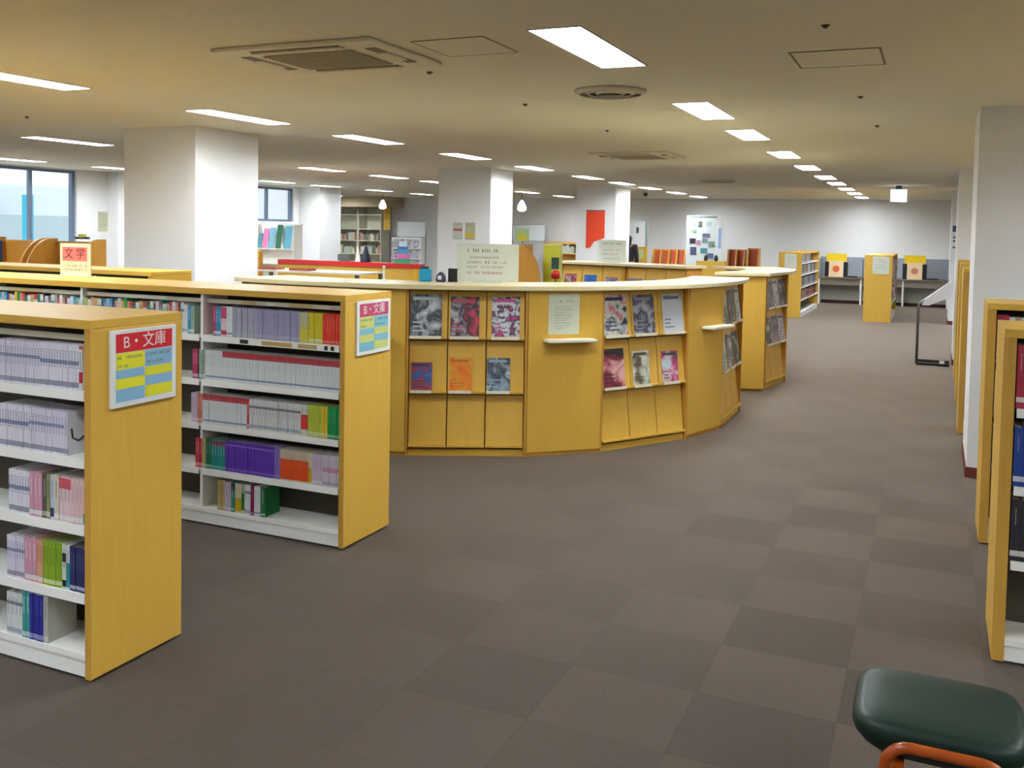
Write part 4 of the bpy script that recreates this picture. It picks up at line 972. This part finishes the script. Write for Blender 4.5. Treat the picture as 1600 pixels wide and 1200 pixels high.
# notices on the middle column, banner on the third, sign on the far pillar
for (a, b, c1, c2, l) in ((-6.70, -6.53, '#c4ccc0', '#c86c60', 'left greyish notice with red print on the middle column'), (-6.49, -6.32, '#b8bc98', '#d0b84c', 'right notice with yellow patch on the middle column')):
    t = thing('paper_notice', ((a+b)/2, 12.799, 1.54), 0, l, 'notice')
    MB().box(-.085, .085, -.002, 0, 0, .26).obj('sheet', mat('sheet'+c1, c1, .7), t)
    MB().box(-.075, .075, -.003, -.0021, .03 if c2 != '#c86c60' else .13, .11 if c2 != '#c86c60' else .17).obj('patch', mat('patch'+c2, c2, .7), t)
    lines(t, .085, .26, [(-.8, .8, .85, .07, 0), (-.8, .6, .72, .05, 0), (-.8, .7, .05, .05, 0)], -.0022, [FAINT])
t = thing('wall_banner', (-6.38, 18.499, 1.35), 0, 'orange red hanging banner on the third white column', 'banner')
m = MB(); pts = [(-.2, .0), (-.10, .02), (-.03, .14), (.20, .22), (.20, .77), (-.2, .77)]
m.extry(pts, -.012, 0); m.obj('cloth', mat('red_orange_cloth', '#ec4a26', .7), t)
lines(t, .2, .77, [(-.2, .3, .86, .05, 0)]+[(.05, .4, .72-.1*k, .06, 0) for k in range(4)], -.0125, [mat('banner_print', '#d87048', .7)])
m = MB(); m.tube([(-.21, -.008, .78), (.21, -.008, .78)], .008, 8); m.obj('rod', STEEL, t)
t = thing('hanging_sign', (.345, 20.398, 1.2), 0, 'tall white sign with blue characters on the farthest right pillar', 'sign')
MB().box(-.055, .075, -.012, 0, .0, .80).obj('board', mat('sign_white', '', .5), t)
m = MB()
for zz, hh, w_ in ((.62, .12, .035), (.49, .04, .02), (.42, .04, .02), (.30, .03, .025)): m.box(-w_, w_, -.014, -.0125, zz, zz+hh)
m.obj('lettering', mat('sign_blue', '#3a5a78', .6), t)
t = thing('paper_notice', (XW+.0005, 12.72, 1.54), PI/2, 'small beige notice on the wall beside the left window', 'notice')
MB().box(-.14, .14, -.002, 0, 0, .36).obj('sheet', mat('beige_sheet', '#c4c4a4', .8), t)
lines(t, .14, .36, [(-.8, .7, .85-.1*k, .04, 0) for k in range(7)], -.0022, [FAINT])

# ================================================================== FAR MIDDLE
t = thing('standing_board', (-6.52, 22.1, 0), 0, 'narrow white standing board with a small dark mark beside the third column', 'board')
MB().box(-.16, .16, 0, .04, 0, 1.98).obj('panel', mat('board_white', '#dfe4e4', .5), t)
MB().box(.161, .21, .0, .06, 0, 1.98).obj('side_post', mat('grey_post', '#8c989c', .4), t)
MB().box(-.06, -.0, -.003, -.0005, 1.68, 1.82).obj('mark', mat('mark_dark', '#3c4c50', .6), t)
t = thing('partition', (-6.38, 21.7, 0), 0, 'yellow maple low partition left of the orange racks', 'partition')
MB().box(-.19, .19, 0, .04, .03, 1.36).obj('panel', WOOD, t)
MB().box(-.17, .17, -.05, .09, 0, .03).obj('foot', WOODD, t)
MB().box(-.1, .1, -.003, -.0005, 1.08, 1.3).obj('notice', mat('green_notice', '#c4cc90', .7), t)
ORD = mat('burnt_orange', '#a8431c', .5)
def slot_rack(x0, x1, y, h, n, label):
    t = thing('display_rack', ((x0+x1)/2, y, 0), 0, label, 'rack'); w = (x1-x0)/2
    MB().box(-w, w, .3, .33, 0, h).obj('back_panel', WOODD, t)
    MB().box(-w, w, 0, .2995, .9, .93).obj('shelf', WOODD, t)
    for k in range(n+1):
        xx = -w+k*(2*w-.03)/n
        MB().extr([(0, .9305), (.299, .9305), (.299, h), (.12, h)], xx, xx+.03).obj('divider', WOODD, t)
    for a in (-w, w-.03): MB().box(a, a+.03, 0, .2995, 0, .8995).obj('side_panel', WOODD, t)
    for k in range(n):
        xa = -w+.03+k*(2*w-.03)/n+.01; xb = xa+(2*w-.03)/n-.05
        MB().extr([(.2, .9305), (.22, .9305), (.29, h-.03), (.27, h-.03)], xa, xb).obj('slot_panel', ORD, t)
slot_rack(-6.17, -5.36, 22.0, 1.31, 4, 'wooden rack with four burnt orange slots in the distance')
slot_rack(-4.38, -3.98, 22.0, 1.34, 2, 'left short wooden rack with burnt orange slots beside the white display board')
slot_rack(-3.93, -3.66, 22.0, 1.38, 1, 'right short wooden rack with a burnt orange slot in the distance')
t = thing('display_board', (-4.97, 22.0, 0), 0, 'tall white display board with dark book covers near the back wall', 'display board')
MB().box(-.34, .34, 0, .04, .9, 2.12).obj('panel', mat('display_white', '#d4dad8', .5), t)
MB().box(-.36, -.3405, -.02, .25, 0, 2.12).obj('side_panel', mat('board_white', '', .5), t)
MB().box(.3405, .36, -.02, .25, 0, 2.0).obj('side_panel', mat('board_white', '', .5), t)
MB().box(-.30, .34, -.003, -.0005, 2.06, 2.1).obj('heading', mat('heading_grey', '#7c8c8c', .6), t)
n = 0
for (a, z, w_, h_, cc) in ((-.25, 1.86, .1, .12, '#b4bcb8'), (-.08, 1.86, .08, .12, '#5c6c68'), (.1, 1.88, .1, .1, '#b4c4c4'), (-.25, 1.72, .12, .07, '#8cb494'), (.02, 1.6, .17, .1, '#686888'), (-.28, 1.46, .14, .12, '#28242c'), (-.12, 1.42, .1, .12, '#a87c98'), (.02, 1.48, .12, .1, '#6c8488'), (.16, 1.4, .14, .12, '#6c8c80'), (-.26, 1.2, .14, .18, '#4c4c70'), (-.02, 1.24, .16, .12, '#4c8488'), (.14, 1.12, .14, .12, '#5c6c94')):
    n += 1
    place(MB().box(-w_/2, w_/2, -.012, -.001, 0, h_).mesh('picture_book', [mat('pb'+cc, cc, .5)]), 'picture_book', (-4.97+a+w_/2, 21.999, z), (0, 0, 0), 'small dark or coloured book cover, %s counted from top left on the display board' % ordinal(n), 'book', 'covers on the white display board')
t = thing('vertical_banner', (-4.53, 21.9, 0), 0, 'white panel with pale blue vertical print right of the display board', 'sign')
MB().box(-.08, .08, 0, .02, .9, 2.0).obj('panel', mat('board_white', '', .5), t)
MB().box(-.03, .03, -.003, -.0005, 1.36, 1.82).obj('blue_print', mat('print_blue', '#9cb8e0', .6), t)
MB().tube([(0, .01, .9), (0, .01, .01)], .01, 8).obj('pole', STEEL, t)
MB().box(-.1, .1, -.1, .12, 0, .01).obj('foot', STEEL, t)
for i, (xx, zz, l) in enumerate(((-4.42, 1.14, 'small dark figure-like ornament below the blue print panel'), (-4.2, 1.12, 'small black slanted object beside the burnt orange racks'))):
    tag(MB().lathe([(.03, 0), (.045, .03), (.035, .09), (.01, .13)], 12).obj('ornament', mat('dark_olive', '#26281c', .6)), l, 'ornament').location = (xx, 20.0, zz)
t = thing('low_shelf', (-4.3, 19.9, 0), 0, 'low cabinet carrying two dark ornaments in the distance', 'cabinet')
MB().box(-.3, .3, 0, .3, .03, 1.1195).obj('body', WOOD, t); MB().box(-.28, .28, .02, .28, 0, .0295).obj('plinth', WOODD, t)
bpy.data.objects['ornament'].location.z = 1.12
# standing person beyond the third column
SK = mat('skin', '#c08c70', .6); HAIR = mat('black_hair', '#121016', .5); CL = mat('dark_jacket', '#2a2430', .8); TR = mat('brown_trousers', '#5c4438', .8)
def skin(name, verts, edges, rads, m, parent, lv=2):
    me = bpy.data.meshes.new(name); me.from_pydata(verts, edges, []); me.update()
    o = bpy.data.objects.new(name, me); C.objects.link(o); o.parent = parent
    sk = o.modifiers.new('skin', 'SKIN'); sk.use_smooth_shade = True
    dat = me.skin_vertices[0].data if me.skin_vertices else None
    if dat is None:
        bm = bmesh.new(); bm.from_mesh(me); bm.verts.layers.skin.verify(); bm.to_mesh(me); bm.free(); dat = me.skin_vertices[0].data
    for i, rr in enumerate(rads): dat[i].radius = (rr, rr) if isinstance(rr, float) else rr
    dat[0].use_root = True
    sb = o.modifiers.new('sub', 'SUBSURF'); sb.levels = lv; sb.render_levels = lv
    me.materials.append(m); return o
t = thing('person', (-6.50, 21.2, 0), PI, 'person with long black hair in dark top and brown trousers beyond the third column', 'person')
v = [(0, 0, .93), (0, 0, 1.08), (0, .01, 1.26), (0, .01, 1.38), (0, 0, 1.45), (0, -.01, 1.53), (0, -.015, 1.60),
     (.09, 0, .88), (.10, -.01, .48), (.10, .02, .08), (.11, -.12, .04), (-.09, 0, .88), (-.10, -.01, .48), (-.10, .02, .08), (-.11, -.12, .04),
     (.16, .01, 1.37), (.21, .02, 1.12), (.20, -.06, .90), (.19, -.09, .82), (-.16, .01, 1.37), (-.21, .02, 1.12), (-.20, -.06, .90), (-.19, -.09, .82)]
e = [(0, 1), (1, 2), (2, 3), (3, 4), (4, 5), (5, 6), (0, 7), (7, 8), (8, 9), (9, 10), (0, 11), (11, 12), (12, 13), (13, 14), (3, 15), (15, 16), (16, 17), (17, 18), (3, 19), (19, 20), (20, 21), (21, 22)]
rd = [(.15, .11), (.125, .09), (.15, .10), (.12, .085), (.055, .055), (.08, .09), (.085, .095), (.09, .09), (.06, .06), (.042, .042), (.035, .03), (.09, .09), (.06, .06), (.042, .042), (.035, .03), (.055, .055), (.042, .042), (.032, .032), (.028, .02), (.055, .055), (.042, .042), (.032, .032), (.028, .02)]
body = skin('body', v, e, rd, SK, t)
skin('jacket', [(0, 0, .96), (0, 0, 1.1), (0, .01, 1.26), (0, .01, 1.40), (.17, .01, 1.38), (.215, .02, 1.12), (.205, -.06, .92), (-.17, .01, 1.38), (-.215, .02, 1.12), (-.205, -.06, .92)], [(0, 1), (1, 2), (2, 3), (3, 4), (4, 5), (5, 6), (3, 7), (7, 8), (8, 9)], [(.17, .13), (.15, .11), (.17, .12), (.13, .1), (.07, .07), (.055, .055), (.045, .045), (.07, .07), (.055, .055), (.045, .045)], CL, t)
skin('trousers', [(0, 0, .95), (.09, 0, .86), (.10, -.01, .48), (.10, .02, .10), (-.09, 0, .86), (-.10, -.01, .48), (-.10, .02, .10)], [(0, 1), (1, 2), (2, 3), (0, 4), (4, 5), (5, 6)], [(.16, .125), (.105, .105), (.078, .078), (.062, .062), (.105, .105), (.078, .078), (.062, .062)], TR, t)
MB().lathe([(.004, -.02), (.012, -.012), (.004, .03)], 8, 0, -.108).obj('nose', SK, t, smooth=True).location = (0, 0, 1.545)
for sx in (-.032, .032):
    MB().lathe([(.004, -.008), (.011, 0), (.004, .008)], 10, sx, -.092).obj('eye', INK, t, smooth=True).location = (0, 0, 1.575)
for sx in (-.09, .09): MB().lathe([(.004, -.028), (.012, 0), (.006, .03)], 8, sx, 0).obj('ear', SK, t, smooth=True).location = (0, 0, 1.56)
MB().box(-.022, .022, -.103, -.095, 1.505, 1.513).obj('mouth', mat('lips', '#8c4a44', .6), t)
skin('hair', [(0, .01, 1.63), (0, .035, 1.56), (0, .07, 1.42), (0, .085, 1.30)], [(0, 1), (1, 2), (2, 3)], [(.1, .095), (.105, .09), (.11, .05), (.08, .03)], HAIR, t)

# ================================================================== WALL DESK AT THE FAR END
t = thing('wall_desk', (-1.15, 24.75, 0), 0, 'long grey brown desk along the back wall at the corridor end', 'desk')
GD = mat('grey_brown_top', '#7a6c60', .5)
MB().box(-1.5, 1.5, 0, .62, .64, .68).obj('desktop', GD, t)
MB().box(-1.5, 1.5, .05, .07, .48, .6395).obj('apron', mat('apron_grey', '#8c8474', .6), t)
MB().box(-1.5, 1.5, .5, .55, .08, .6395).obj('modesty_panel', mat('pale_grey_panel', '#c4c6bc', .6), t)
MB().box(-1.5, 1.5, .45, .58, 0, .08).obj('base', mat('dark_red_base', '#43201a', .6), t)
for a in (-1.49, -.5, .46, 1.45): MB().box(a, a+.04, .03, .6, 0, .6395).obj('leg', WHITE, t)
MB().box(-1.5, 1.5, .6, .625, .6805, 1.17).obj('screen', mat('grey_felt', '#a0a6b0', .9), t)
for a in (-1.5, -.5, .5, 1.47): MB().box(a, a+.03, .2, .599, .6805, 1.12).obj('divider', mat('grey_felt', '', .9), t)
def desk_sign(x, cc, label):
    t = thing('poster_stand', (x, 24.86, .6805), 0, label, 'sign')
    for a in (-.27, .17): MB().box(a, a+.10, .0, .03, 0, .37).obj('side_board', BLACK, t)
    MB().extr([(-.10, 0), (-.09, 0), (-.03, .40), (-.04, .40)], -.17, .17).obj('poster', mat('poster_cream', '#e4c8a0', .6), t)
    m = MB().lathe([(.08, 0), (.08, .004)], 20).obj('round_picture', mat(cc, cc, .6), t); m.location = (0, -.078, .20); m.rotation_euler = (PI/2+.15*-1, 0, 0)
    MB().box(-.24, .24, .0, .012, .38, .58).obj('yellow_topper', mat('bright_yellow', '#f0cc10', .5), t)
desk_sign(-2.22, '#d86020', 'poster stand with yellow topper and orange picture, left part of wall desk')
desk_sign(-.42, '#c07860', 'poster stand with yellow topper and brown picture, right part of wall desk')
for xx, l in ((-1.85, 'black keyboard-like tray beside the left yellow sign'), (-.02, 'black keyboard-like tray beside the right yellow sign')):
    tag(MB().box(-.13, .13, -.08, .06, 0, .03).obj('tray', BLACK, bevel=.006), l, 'tray').location = (xx, 24.9, .6805)
t = thing('paper_notice', (-2.68, 20.0975, 1.02), 0, 'round-cornered white notice on the far left case end', 'notice')
MB().box(-.11, .11, -.001, 0, 0, .28).obj('sheet', mat('pale_notice', '#cfd2c4', .7), t)
lines(t, .11, .28, [(-.7, .7, .8-.15*k, .06, 0) for k in range(4)], -.0012, [FAINT])
t = thing('paper_notice', (-.95, 20.0475, .96), 0, 'round-cornered white notice on the case before the wall desk', 'notice')
MB().box(-.15, .15, -.001, 0, 0, .34).obj('sheet', mat('pale_notice', '', .7), t)
lines(t, .15, .34, [(-.7, .7, .8-.15*k, .06, 0) for k in range(4)], -.0012, [FAINT])
n = 0
for k, z in enumerate((1.0, .72, .44)):
    for j in range(4):
        n += 1
        cc = ['#c88c94', '#b0a8b8', '#8c4c4c', '#c8b8a8', '#706878'][(k*2+j) % 5]
        place(MB().extry([(0, 0), (.006, 0), (-.04+.006, .24), (-.04, .24)], 0, .3).mesh('magazine', [mat('fm'+cc, cc, .5)]), 'magazine', (-.72, 20.2+.55*j, z), (0, 0, 0), 'magazine on the corridor-end case side, %s row, %s from the front' % (('top', 'middle', 'bottom')[k], ordinal(j+1)), 'magazine', 'magazines on the corridor-end case')

# tube-framed reading stand by the right side
t = thing('lectern_stand', (.03, 13.7, 0), 0, 'metal tube stand with a tilted white panel beside the right bookcases', 'stand')
m = MB(); m.tube([(-.2, .0, .02), (-.2, 0, .76), (-.185, 0, .82), (-.14, 0, .845), (.18, 0, 1.10)], .016, 10); m.obj('tube_frame', STEEL, t, smooth=True)
m = MB(); m.tube([(-.2, .35, .02), (-.2, .35, .76), (-.185, .35, .82), (-.14, .35, .845), (.18, .35, 1.10)], .016, 10); m.obj('tube_frame', STEEL, t, smooth=True)
for a in (0, .35): MB().tube([(-.2, a, .02), (.2, a, .02)], .018, 10).obj('foot_tube', BLACK, t)
MB().tube([(-.2, 0, .03), (-.2, .35, .03)], .015, 10).obj('cross_tube', STEEL, t)
MB().box(.08, .14, -.03, .02, .035, .07).obj('pedal', WHITE, t)
m = MB(); m.extry([(-.155, .80), (-.13, .862), (.19, 1.125), (.205, .93), (-.07, .80)], -.03, .38); m.obj('tilted_panel', mat('panel_white', '#e8e8ee', .3), t)

# ================================================================== STOOL IN THE FOREGROUND
t = thing('stool', (.06, 2.72, 0), 0, 'dark green upholstered stool with orange bentwood legs, bottom right corner', 'stool')
GV = mat('green_vinyl', '#12291f', .45, noise=.08, nscale=12, spec=.35)
prof = []
bm = bmesh.new(); rings = []
NS = 48
def sup(a, w, h, p=5): 
    c, s2 = math.cos(a), math.sin(a)
    return (w*abs(c)**(2/p)*(1 if c >= 0 else -1), h*abs(s2)**(2/p)*(1 if s2 >= 0 else -1))
for z, k in ((.345, .60), (.35, .74), (.375, .88), (.40, .97), (.42, 1.0), (.437, .99), (.449, .95), (.455, .86), (.459, .6), (.46, .25)):
    rings.append([bm.verts.new((*[q for q in sup(2*PI*i/NS, .212*k, .185*k)], z)) for i in range(NS)])
for A_, B_ in zip(rings, rings[1:]):
    for i in range(NS): bm.faces.new([A_[i], A_[(i+1) % NS], B_[(i+1) % NS], B_[i]])
bm.faces.new(rings[0][::-1]); bm.faces.new(rings[-1])
bmesh.ops.translate(bm, verts=bm.verts, vec=(-.008, .022, 0))
me = bpy.data.meshes.new('seat'); bm.to_mesh(me); bm.free(); me.materials.append(GV)
for p in me.polygons: p.use_smooth = True
o = bpy.data.objects.new('seat', me); C.objects.link(o); o.parent = t
BW = wood_mat('bentwood', '#94400f', '#a84d14', rough=.3)
def arch(y, lean, top):
    pts = [(-.165, y+lean, .0), (-.14, y+lean*.4, top-.16)]
    for k in range(7):
        a = PI - PI/2*k/6; pts.append((-.07+.06*math.cos(a), y, top-.06+.06*math.sin(a)))
    for k in range(7):
        a = PI/2 - PI/2*k/6; pts.append((.09+.06*math.cos(a), y, top-.06+.06*math.sin(a)))
    pts += [(.155, y+lean*.4, top-.16), (.18, y+lean, .0)]
    return pts
MB().tube(arch(-.20, -.03, .425), .014, 12).obj('leg_frame', BW, t, smooth=True)
MB().tube(arch(.17, .04, .33), .014, 12).obj('leg_frame', BW, t, smooth=True)
for sx in (-.10, .10): MB().box(sx-.015, sx+.015, -.185, .155, .318, .344).obj('seat_rail', BW, t)

# the one object holding the books past the first three hundred
me = bpy.data.meshes.new('books'); STUFF.to_mesh(me); STUFF.free()
for q in STUFF_M: me.materials.append(q)
tag(place(me, 'books', (0, 0, 0), (0, 0, 0), 'mixed books on the left top shelf of the second bookcase and in the far case', 'books'), kind='stuff')
